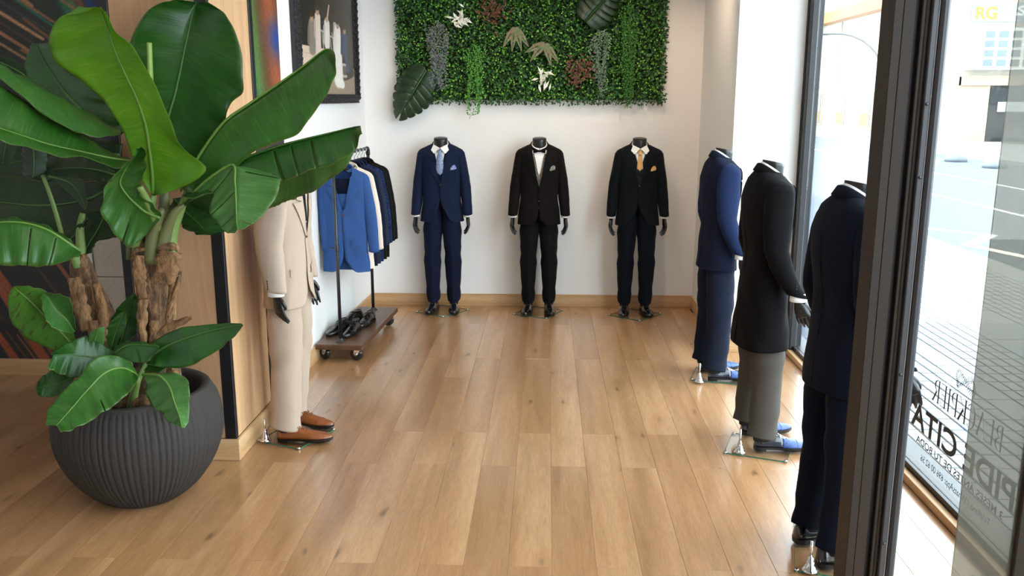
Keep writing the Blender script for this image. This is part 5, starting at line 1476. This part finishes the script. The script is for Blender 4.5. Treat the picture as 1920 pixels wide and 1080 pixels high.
def trousers(par, mat, sep=0.10, hem=0.125, slim=1.0, stride=(0, 0), seed=0):
    for s_, st in ((1, stride[0]), (-1, stride[1])):
        r = random.Random(seed + s_); ph = r.uniform(0, 6)
        tab = [(1.02, .070, .080, .090), (0.92, .076, .084, .098), (0.82, .082, .086, .100), (0.74, .086, .086, .099), (0.62, .090, .080, .092), (0.50, .094, .076, .087), (0.38, .097, .071, .082), (0.25, .1, .066, .079), (0.14, .1, .062, .079), (hem, .1, .0615, .080)]
        n = 36; rings = []
        for i in range(50):
            t = 9 * i / 49; k = min(int(t), 8); f = t - k
            z, cx, rx, ry = [a * (1 - f) + b * f for a, b in zip(tab[k], tab[k + 1])]
            dwn = max(0, (0.9 - z) / 0.78); cx = cx * (1 - dwn) + (sep) * dwn if dwn else cx
            sl = 1 + (slim - 1) * dwn
            cy = 0.004 - 0.012 * math.sin(dwn * PI) + st * dwn + 0.014 * dwn
            row = []
            for j in range(n):
                q = 2 * PI * j / n; c, s = math.cos(q), math.sin(q)
                cr = 0.010 * math.exp(-((q - 1.5 * PI) / 0.16) ** 2) * min(1, dwn * 2) + 0.006 * math.exp(-((q - 0.5 * PI) / 0.16) ** 2) * dwn
                fo = 0.0024 * math.sin(z * 42 + 3 * s + ph) * (1.4 if 0.45 < z < 0.62 or z < 0.25 or z > 0.72 else 0.5) + 0.0035 * math.sin(z * 17 + 2 * q + ph) * math.sin(max(0, min(1, dwn)) * PI)
                x = (rx * sl + fo) * c; y = (ry * sl + fo + cr) * s
                row.append((s_ * (cx + x), cy + y, z + 0.016 * s * max(0, 1 - (z - hem) / 0.08)))
            rings.append(row)
        solid(MB().loft(rings, cap0=True, cap1=False).build('trouser_leg', mat, par), 0.002)

SHOE = [(.091, .012, .068), (.086, .024, .080), (.068, .032, .090), (.035, .034, .093), (0.0, .034, .094), (-.03, .036, .086), (-.06, .041, .070), (-.10, .046, .056), (-.14, .042, .047), (-.175, .031, .040), (-.197, .016, .033), (-.204, .004, .026)]
def make_shoe(parent, name, upper, loc, rz, vamp=None, open_top=False, laces='000000', scale=1.0, as_thing=None):
    root = as_thing or empty(name, (0, 0, 0), 0, parent)
    root.location = loc; root.rotation_euler = (0, 0, rz); root.scale = (scale,) * 3
    rings = []; S_ = smoothprof([list(q) for q in SHOE], 34) if False else None
    tab = np.array(SHOE); ti = np.linspace(0, len(tab) - 1, 34)
    st = np.stack([np.interp(ti, range(len(tab)), tab[:, k]) for k in range(3)], 1)
    n = 17
    for y, hw, zt in st:
        b = .020 if y > .03 else .020
        zt_ = zt
        ring = []
        for j in range(n):
            q = PI * j / (n - 1); c = math.cos(q); s = math.sin(q)
            ex = 0.9
            wmul = 1.0 - 0.36 * (s ** 2) * min(1, max(0.25, (zt - .045) / .03))
            x = hw * math.copysign(abs(c) ** ex, c) * wmul + 0.006 * max(0, -y / 0.2) * 0
            z = b + (zt_ - b) * s ** 0.9
            ring.append((x, y, z))
        rings.append(ring)
    m = len(rings)
    if vamp:
        k = int(m * 0.50)
        MB().loft(rings[:k + 1]).build('shoe_heel_quarter', upper, root)
        MB().loft(rings[k:]).build('shoe_vamp', vamp, root)
    else:
        MB().loft(rings).build('upper', upper, root)
    # sole with heel block
    def outline(z, g, y0, y1):
        pts = [(y, hw + g) for y, hw, zt in st if y0 <= y <= y1]
        return [(w, y, z) for y, w in pts] + [(-w, y, z) for y, w in reversed(pts)]
    MB().loft([outline(.010, .003, -.3, .3), outline(.022, .0045, -.3, .3)]).build('sole', M['sole'], root, auto=0.7)
    MB().loft([outline(0, .001, .025, .3), outline(.011, .002, .025, .3)]).build('heel', M['sole'], root, auto=0.7)
    MB().loft([[(w, y, .003 if y > -.09 and y > -.2 else .001) for w, y, z in outline(.002, -.004, -.19, -.06)], [(w, y, .011) for w, y, z in outline(.011, .001, -.2, -.05)]]).build('forefoot_sole', M['sole'], root, auto=0.7)
    # toe cap seam and facing
    for yy in (-.128,):
        i = int(np.argmin(abs(st[:, 0] - yy))); r = rings[i]
        MB().tube([(x, y, z + .0005) for x, y, z in r], .0013, 6).build('cap_seam', vamp or upper, root)
    if vamp:
        T_ = []
        for y in np.linspace(-.008, -.078, 8):
            zz_ = float(np.interp(-y, -st[:, 0], st[:, 2])); w_ = .017 - .006 * max(0, (-y - .05) / .028)
            T_.append([(w_ * q, y, zz_ + .0012 - .004 * q * q) for q in np.linspace(-1, 1, 7)] + [(w_ * q, y, zz_ - .006 - .004 * q * q) for q in np.linspace(1, -1, 7)])
        MB().loft(T_).build('tongue', M['white_cotton'], root)
    # laces: one cord zig-zagging over the instep, with a bow
    zz = lambda y: float(np.interp(-y, -st[:, 0], st[:, 2]))
    P = []
    for k in range(6):
        y = -.012 - .011 * k; s_ = 1 if k % 2 else -1
        P += [(s_ * .015, y, zz(y) - .0005), (-s_ * .015, y - .003, zz(y - .003) - .0005)]
    lc = plain('shoe_lace', laces, 0.7)
    MB().tube(P, .0022, 6).build('laces', lc, root)
    MB().tube([(.002, -.014, zz(-.014) + .004), (.02, -.018, zz(-.018) + .002), (.030, -.030, zz(-.03) - .010), (.018, -.030, zz(-.03) - .002), (0, -.016, zz(-.016) + .006), (-.02, -.018, zz(-.018) + .002), (-.030, -.032, zz(-.03) - .012), (-.018, -.032, zz(-.03) - .002), (0, -.016, zz(-.016) + .005)], .0018, 6).build('lace_bow', lc, root)
    if open_top:
        MB().loft([[(.023 * k * math.cos(q), .040 + .037 * k * math.sin(q), .0925 - (1 - k) * 0.002 + .002 * math.sin(q)) for q in [2 * PI * j / 20 for j in range(20)]] for k in (1.0, .75, .2)]).build('opening_disc', plain('dark_shoe_opening', '2c2420', 0.8), root)  # dark disc stands in for the shaded hollow of the shoe
        MB().tube([(.024 * math.cos(q), .040 + .038 * math.sin(q), .0915 + .002 * math.sin(q)) for q in [2 * PI * j / 24 for j in range(25)]], .0026, 6).build('topline', upper, root)
    return root

def base_plate(par, cx, cy, rz, sx=0.34, sy=0.36, rod=(0, 0), rodh=0.135, t=0.008):
    g = empty('base_plate', (cx, cy, 0), rz, par)
    box('plate', (-sx / 2, sx / 2, -sy / 2, sy / 2, 0.004, 0.004 + t), M['base_glass'], g, bevel=0)
    for a, b in (((-sx / 2, sx / 2, -sy / 2 - .0015, -sy / 2 - .0002)), ((-sx / 2, sx / 2, sy / 2 + .0002, sy / 2 + .0015))), : pass
    e = .0012
    for q in ((-sx / 2, sx / 2, -sy / 2 - e, -sy / 2), (-sx / 2, sx / 2, sy / 2, sy / 2 + e), (-sx / 2 - e, -sx / 2, -sy / 2, sy / 2), (sx / 2, sx / 2 + e, -sy / 2, sy / 2)):
        box('polished_edge', (*q, 0.0042, 0.004 + t - .0002), M['glass_edge'], g, bevel=0)
    for x in (-1, 1):
        for y in (-1, 1):
            o = MB().lathe([(0.010, 0), (0.010, 0.014), (0.008, 0.0155), (0.0001, 0.0155)], 12).build('corner_foot', M['chrome'], g)
            o.location = (x * (sx / 2 - .008), y * (sy / 2 - .008), 0)
    fl = empty('support_rod', (rod[0], rod[1], 0.012), 0, par)
    MB().lathe([(0.034, 0), (0.034, 0.004), (0.027, 0.010), (0.022, 0.022), (0.017, 0.030), (0.0165, 0.040), (0.013, 0.042), (0.012, 0.060), (0.007, 0.064), (0.0065, 0.066)], 24).build('flange', M['chrome'], fl)
    MB().lathe([(0.0062, 0.06), (0.0062, rodh), (0.0001, rodh)], 16).build('rod', M['chrome'], fl)
    return g

def raise_shoulders(root, amount=0.038, lean=0.0, tilt=0.0):
    """Lift everything above the chest so that the shoulders sit square and high, as cut."""
    def w(z):
        q = min(1, max(0, (z - 1.28) / 0.17)); return amount * q * q * (3 - 2 * q)
    for o in root.children_recursive:
        if o.type != 'MESH' or o.parent != root or o.data.users > 1: continue
        if any(abs(a) > 1e-4 for a in o.rotation_euler): o.location.z += w(o.location.z); continue
        for v in o.data.vertices:
            z = v.co.z + o.location.z; q = min(1, max(0, (z - 1.36) / 0.14)); q = q * q * (3 - 2 * q)
            v.co.z += w(z) + tilt * v.co.y * q; v.co.y -= lean * q

def mannequin(name_label, loc, facing, suit, zsc=1.0):
    """facing: direction the chest points, in degrees from +X; built looking along -Y."""
    root = thing('mannequin', name_label, 'mannequin', (loc[0], loc[1], 0), math.radians(facing) + PI / 2, 'headless suit mannequins')
    s = suit
    # everything above the shoes
    T, wr = make_jacket(root, s['jacket'], s.get('lapel'), s.get('kind', 'notch'), s.get('zb', 1.195), s.get('hem', 0.80), 1.0, s['cut'], s.get('buttons', ((0.0, 1.187),)), s.get('bmat'), s.get('flaps', True), s.get('seed', 1), s.get('vent', True), s.get('flare', 0.0), s.get('vk', 0.066), smat=s.get('smat'), width=s.get('width', .078), bend=s.get('bend', .035), deep=s.get('deep', 1.0), z_end=s.get('z_end', .918), pz=s.get('pz', 0.075))
    shirt_and_neck(root, T, s.get('shirt', M['white_cotton']), s.get('zb', 1.195), s.get('vk', 0.066), s.get('wing', True))
    if 'vest' in s: waistcoat(root, T, s['vest'], s.get('zv', 1.30), s.get('vlow', 0.95), btn=s.get('vbtn'))
    if 'tie' in s: tie(root, T, s['tie'], s.get('tip', 1.20), s.get('tw', .034), s.get('kw', .019), s.get('ascot', False))
    if 'bow' in s: bow_tie(root, T, s['bow'])
    if 'square' in s: pocket_square(root, T, s['square'])
    raise_shoulders(root, s.get('lift', 0.038), s.get('lean', 0.02), 0.20)
    for sd in (1, -1):
        cuff(wr[sd], root, s.get('shirt', M['white_cotton'])); hand(sd, wr[sd], root, rz=s.get('hrz', 0.35) * sd, fw=max(0, s.get('bend', .035) - .035) * 1.6)
    trousers(root, s['trousers'], s.get('sep', 0.10), s.get('them', 0.112), s.get('slim', 1.0), s.get('stride', (0, 0)))
    for sd in (1, -1):
        y = s.get('stride', (0, 0))[0 if sd > 0 else 1]
        sx = sd * s.get('sep', 0.10)
        MB().lathe([(0.040, 0.07), (0.043, 0.11), (0.044, 0.2)], 18, 1, 1.2).build('sock', M['sock'], root).location = (sx, y + .018, 0)
        make_shoe(root, 'shoe', s['shoe'], (sx, y - s.get('toe', 0.0), 0.0135), -sd * s.get('splay', 0.12) * -1, s.get('vamp'), laces=s.get('lace', '141414'), scale=1.07)
    base_plate(root, *s.get('plate', (0.0, -0.02, 0.0)), rod=s.get('rod', (-0.10, 0.145)), **s.get('psize', {}))
    return root

FB = {k: fabric(k, *v[0], **v[1]) for k, v in {
    'navy_herringbone': (('19223a', '10182b'), {}), 'midnight_brown_wool': (('151211', '0d0b0b'), {}), 'charcoal_green_wool': (('11171a', '0a0e10'), {}),
    'navy_trousers': (('161c30', '0d1322'), {}), 'black_trousers': (('121114', '0a0a0d'), {}), 'dark_trousers': (('10151f', '090c14'), {}),
    'satin': (('0b0b0c', '070708'), {'rough': 0.62, 'scale': 1500, 'sheen': 0}), 'blue_jacquard': (('1f2c4c', '131d38'), {'pattern': 'dots', 'ph': '121c3a'}), 'plain_navy': (('161c30', '0d1322'), {}),
    'blue_grey_trousers': (('191f2e', '10141f'), {}), 'black_coat': (('0f0e0f', '080808'), {}), 'grey_stripe': (('4f4b46', '3c3934'), {}),
    'deep_navy': (('0e1320', '080b14'), {}), 'beige_wool': (('b7a493', 'a89685'), {}), 'royal_blue': (('38588f', '294370'), {}), 'cream_wool': (('e4d5c4', 'd6c6b4'), {}), 'grey_navy': (('2a2f40', '1d2130'), {}),
    'blue_sequin': (('17223f', '0e162b'), {'pattern': 'dots', 'ph': '3a5aa8'}), 'black_wool': (('161514', '0e0d0d'), {}), 'grey_vest': (('8f867b', '6f685f'), {'pattern': 'paisley', 'ph': '5c564e'}),
    'ascot_silk': (('a9b4c8', '8c9ab4'), {'rough': 0.45, 'pattern': 'paisley', 'ph': '6478a4'}), 'peach_silk': (('d9a868', 'c49452'), {'rough': 0.5}), 'dark_vest': (('1b1d24', '101218'), {'pattern': 'dots', 'ph': '4a4e58'}),
    'black_shirt': (('1b1c20', '101114'), {}), 'beige_vest': (('cdbba8', 'bda996'), {}), 'dark_square': (('55524e', '2c2b2a'), {'pattern': 'paisley', 'ph': 'a8a49c'}), 'blue_square': (('c8d2e6', '8fa3cf'), {'pattern': 'paisley', 'ph': '4862a0'}), 'navy_vest': (('141c32', '0b1120'), {})}.items()}
BROWN_BTN = plain('brown_horn_button', '4a3424', 0.35)
def plate_local(wx, wy, loc, facing):
    """Plate centre given in the room, turned into the figure's own frame."""
    a = -(math.radians(facing) + PI / 2); dx, dy = wx - loc[0], wy - loc[1]
    return dx * math.cos(a) - dy * math.sin(a), dx * math.sin(a) + dy * math.cos(a)
def place(label, loc, facing, plate_world, plate_rz, suit):
    px, py = plate_local(plate_world[0], plate_world[1], loc, facing)
    suit['plate'] = (px, py, math.radians(plate_rz) - (math.radians(facing) + PI / 2))
    return mannequin(label, loc, facing, suit)

place('headless mannequin in navy three-piece suit with pale blue ascot, beside the clothes rack', (-0.955, 7.97), -90, (-0.965, 7.94), -35,
      dict(jacket=FB['navy_herringbone'], kind='peak', zb=1.19, hem=0.85, cut=rounded(1.19, 1.13, 0.125, 0.85, 0.01), trousers=FB['navy_trousers'], vest=FB['navy_vest'], zv=1.27, vlow=0.985, tie=FB['ascot_silk'], ascot=True, tw=.040, kw=.020, tip=1.275,
           square=FB['blue_square'], shoe=M['black_leather'], sep=0.095, flaps=False, seed=1, rod=(-0.095, 0.15)))
place('headless mannequin in black tuxedo with bow tie, middle of the three at the back wall', (-0.07, 7.95), -90, (-0.07, 7.92), -25,
      dict(jacket=FB['midnight_brown_wool'], lapel=FB['satin'], kind='notch', zb=1.165, hem=0.83, cut=rounded(1.165, 0.93, 0.06, 0.83, 0.02), trousers=FB['black_trousers'], vest=FB['grey_vest'], zv=1.265, vlow=0.985, bow=FB['satin'], wing=False, square=FB['dark_square'],
           shoe=M['black_leather'], sep=0.095, flaps=False, seed=2, width=.066, slim=0.96))
place('headless mannequin in charcoal three-piece suit with peach tie and peach pocket square', (0.815, 7.93), -90, (0.815, 7.87), -38,
      dict(jacket=FB['charcoal_green_wool'], kind='notch', zb=1.165, hem=0.83, cut=rounded(1.165, 1.09, 0.135, 0.83, 0.012), trousers=FB['dark_trousers'], vest=FB['dark_vest'], zv=1.31, vlow=0.985, tie=FB['peach_silk'], tip=1.315, tw=.029, kw=.019,
           square=FB['peach_silk'], shoe=M['black_leather'], sep=0.095, flaps=False, seed=3, slim=0.98))
place('headless mannequin in blue patterned jacket and blue shoes beside the white window return', (1.183, 6.07), 8, (1.23, 6.07), -17,
      dict(jacket=FB['plain_navy'], smat=FB['blue_jacquard'], kind='notch', cut=rounded(1.19, 0.95, 0.08, 0.80, 0.02), trousers=FB['blue_grey_trousers'], tie=FB['satin'], shoe=M['blue_leather'], vamp=M['blue_pattern'], seed=4, lean=0.015, bend=0.09, lift=0.05, them=0.092, toe=0.04, sep=0.115, splay=0.12,
           psize=dict(sx=0.34, sy=0.32), rod=(-0.14, 0.13), hrz=0.5))
place('headless mannequin in long black coat and grey trousers beside the window', (1.203, 4.83), 6, (1.215, 4.75), -20,
      dict(jacket=FB['black_coat'], kind='peak', zb=1.13, hem=0.60, flare=0.10, cut=rounded(1.13, 0.80, 0.22, 0.60, 0.02), trousers=FB['grey_stripe'], tie=FB['satin'], shoe=M['blue_leather'], vamp=M['blue_pattern'], seed=5, lean=0.015, bend=0.11, lift=0.055, them=0.092, toe=0.04, stride=(-0.02, -0.02), sep=0.125, splay=0.10, flaps=False, slim=0.98,
           psize=dict(sx=0.34, sy=0.32), rod=(-0.15, 0.13), hrz=0.5, lace='1a1a1e'))
place('headless mannequin in deep navy suit seen from behind, half hidden by the door post', (1.228, 3.56), 11, (1.285, 3.58), -15,
      dict(jacket=FB['deep_navy'], kind='notch', hem=0.775, cut=rounded(1.19, 0.95, 0.08, 0.775, 0.02), trousers=FB['deep_navy'], tie=FB['satin'], shoe=M['black_leather'], seed=6, lean=0.015, bend=0.13, lift=0.06, them=0.092, sep=0.11, splay=0.10, psize=dict(sx=0.36, sy=0.46), rod=(-0.13, 0.14), hrz=0.4, slim=1.05))
place('headless mannequin in beige suit and tan lace-up shoes against the wooden pillar', (-1.465, 4.86), -6, (-1.46, 4.83), -23,
      dict(jacket=FB['beige_wool'], kind='notch', zb=1.185, cut=rounded(1.185, 0.93, 0.09, 0.80, 0.02), trousers=FB['beige_wool'], shirt=M['white_cotton'], tie=FB['black_shirt'], vest=FB['beige_vest'], zv=1.3, shoe=M['tan_leather'], lace='5a3a1e', bmat=BROWN_BTN, seed=7, bend=0.02, pz=0.03, deep=1.16, them=0.092, toe=0.035, stride=(0.06, 0.0), sep=0.125, splay=-0.14,
           psize=dict(sx=0.30, sy=0.34), rod=(-0.145, 0.135), hrz=0.5, slim=1.06))

# ------------------------------------------------------------------ rolling clothes rack
RL = Vector((-1.735, 6.30, 0)); RD = Vector((0.052, 1.0, 0)).normalized()
rack = thing('clothes_rack', 'rolling clothes rack of black pipe on a dark wooden board with casters', 'clothes rack', (-1.53, 6.9, 0), -math.atan2(RD.x, RD.y))
RW, RLEN = 0.385, 1.23
box('board', (-RW / 2 + 0.031, RW / 2, -RLEN / 2, RLEN / 2, 0.102, 0.142), M['walnut'], rack, bevel=0.003)
for x in (-1, 1):
    for y in (-1, 1):
        c = empty('caster', (0.017 + x * 0.125, y * 0.525, 0), 1.25 + 0.2 * x + 0.1 * y, rack)
        o = MB().lathe([(0.012, -.014), (0.045, -.014), (0.050, -.009), (0.050, .009), (0.045, .014), (0.012, .014)], 24).build('wheel', M['rubber'], c); o.rotation_euler = (0, PI / 2, 0); o.location = (0, 0.018, 0.05)
        MB().add([(a, b, z) for a in (-.019, .019) for b, z in ((0.036, .045), (0.002, .045), (-.026, .098), (.030, .098))] , [(0, 1, 2, 3), (7, 6, 5, 4), (0, 3, 7, 4), (3, 2, 6, 7)]).build('fork', M['chrome'], c, smooth=False)
        o = MB().lathe([(0.0001, -.023), (0.013, -.023), (0.013, .023), (0.0001, .023)], 14).build('axle', M['chrome'], c); o.rotation_euler = (0, PI / 2, 0); o.location = (0, 0.018, 0.05)
        box('mounting_plate', (-.026, .026, -.026, .026, .0965, .1018), M['chrome'], c)
        box('brake_lever', (-.016, .016, -.030, -.010, .060, .068), M['chrome'], c)
for y in (-0.505, 0.505):
    MB().lathe([(0.036, .142), (0.036, .147), (0.026, .150), (0.0175, .162), (0.0175, .164)], 20).build('flange', M['steel'], rack).location = (-0.0, y, 0)
    MB().lathe([(0.013, .15), (0.013, 1.52)], 16).build('upright_pipe', M['steel'], rack).location = (0, y, 0)
    MB().tube([(0, y, 1.48), (0, y, 1.505), (0, y - math.copysign(.006, y), 1.527), (0, y - math.copysign(.022, y), 1.535), (0, y - math.copysign(.045, y), 1.535)], .0175, 14).build('elbow', M['steel'], rack)
    MB().lathe([(0.017, .835), (0.0175, .84), (0.0175, .875), (0.017, .88)], 16).build('set_collar', M['steel'], rack).location = (0, y, 0)
MB().tube([(-.013, -.505, .858), (-.05, -.505, .858)], .005, 8).build('set_screw', M['steel'], rack)
MB().tube([(0, -.47, 1.535), (0, .47, 1.535)], .013, 14).build('rail_pipe', M['steel'], rack)
# garments on their hangers, from the front of the rail to the back
GAR = [('royal blue suit jacket, first on the clothes rack', 'royal_blue', 'royal_blue', -0.33), ('cream jacket hanging behind the royal blue one', 'cream_wool', None, -0.21),
       ('dark navy jacket, third on the rail behind the cream one', 'plain_navy', None, -0.10), ('grey-blue jacket, fourth on the rail', 'grey_navy', None, 0.0), ('navy jacket with blue sparkle, fifth on the rail', 'blue_sequin', None, 0.10),
       ('black wool jacket, sixth on the rail, next to last', 'black_wool', None, 0.20), ('black tailcoat, last on the rail by the corner', 'black_wool', None, 0.30)]
CB = plain('black_plastic_hanger', '141414', 0.3)
ca, sa = math.cos(rack.rotation_euler.z), math.sin(rack.rotation_euler.z)
for i, (lab, mt, inner, off) in enumerate(GAR):
    pos = (rack.location.x - sa * off + 0.02, rack.location.y + ca * off, 0)
    rz = rack.rotation_euler.z + (0.06 if i else 0.03)
    h = thing('coat_hanger', 'black hanger with chrome hook carrying the ' + lab.split(',')[0], 'hanger', pos, rz, 'hangers on the rail')
    MB().tube([(-.135, 0, 1.350), (-.09, 0, 1.385), (-.04, 0, 1.418), (0, 0, 1.432), (.04, 0, 1.418), (.09, 0, 1.385), (.135, 0, 1.350)], [.008, .012, .016, .020, .016, .012, .008], 12, 0.9).build('arms', CB, h)
    hk = [(0, 0, 1.47)] + [(0.0, 0, 1.49)] + [(0.020 * math.sin(q) , 0, 1.533 - 0.020 * math.cos(q) ) for q in [PI * k / 10 for k in range(0, 13)]]
    MB().lathe([(0.017, 1.43), (0.015, 1.455), (0.010, 1.472), (0.0001, 1.474)], 12).build('neck', CB, h)
    MB().tube([(0, 0, 1.462), (0, 0, 1.500), (0.012, 0, 1.512), (0.021, 0, 1.530), (0.016, 0, 1.548), (0.0, 0, 1.554), (-0.016, 0, 1.546), (-.020, 0, 1.534)], .0025, 8).build('hook', M['chrome'], h)
    g = thing('suit_jacket', lab + ', on a black hanger' if 'rack' not in lab else lab, 'jacket', pos, rz, 'jackets on the clothes rack')
    T, w = make_jacket(g, FB[mt], None, 'notch' if i < 5 else 'peak', 1.19, 0.735, 0.36 if i else 0.42, rounded(1.19, 0.88, 0.09, 0.735, 0.02), ((0.0, 1.17), (0.0, 1.06)), BROWN_BTN if i == 0 else None, True, 30 + i, False, 0.02, vk=0.08, chest=(i == 0), xo=-0.15)
    g.scale = (0.93 if i else 0.92, 1, 1)
    raise_shoulders(g, 0.02)
    for ch in g.children: ch.location.z -= 0.085
    if inner:
        for s_ in (1, -1):
            rows = [(0.0, z, s_ * 0.14, z) for z in np.linspace(1.10, 1.33, 7)]
            patch(T, rows, -0.010, 'inner_waistcoat', FB['royal_blue'], g, nu=6).location.z -= 0.085
        rows = [(-0.075, z, 0.075, z) for z in np.linspace(1.32, 1.44, 5)]
        patch(T, rows, -0.030, 'folded_trousers', FB['plain_navy'], g, nu=6).location.z -= 0.085
# two pairs of polished shoes on the board
for i, (x, y, rz, lab) in enumerate(((-0.075, -0.22, 0.28, 'black lace-up shoe on the board, front pair, nearer the wall'), (0.035, -0.24, 0.10, 'black lace-up shoe on the board, front pair, farther from the wall'),
                                     (-0.045, 0.07, 0.42, 'black lace-up shoe on the board, rear pair, nearer the wall'), (0.075, 0.05, 0.16, 'black lace-up shoe on the board, rear pair, farther from the wall'))):
    wx = rack.location.x + ca * x - sa * y; wy = rack.location.y + sa * x + ca * y
    r = thing('shoe', lab, 'shoe', (wx, wy, 0.142), 0, 'dress shoes on the rack board')
    make_shoe(None, 'shoe', M['black_leather'], (wx, wy, 0.142), -rz + rack.rotation_euler.z, open_top=True, as_thing=r)
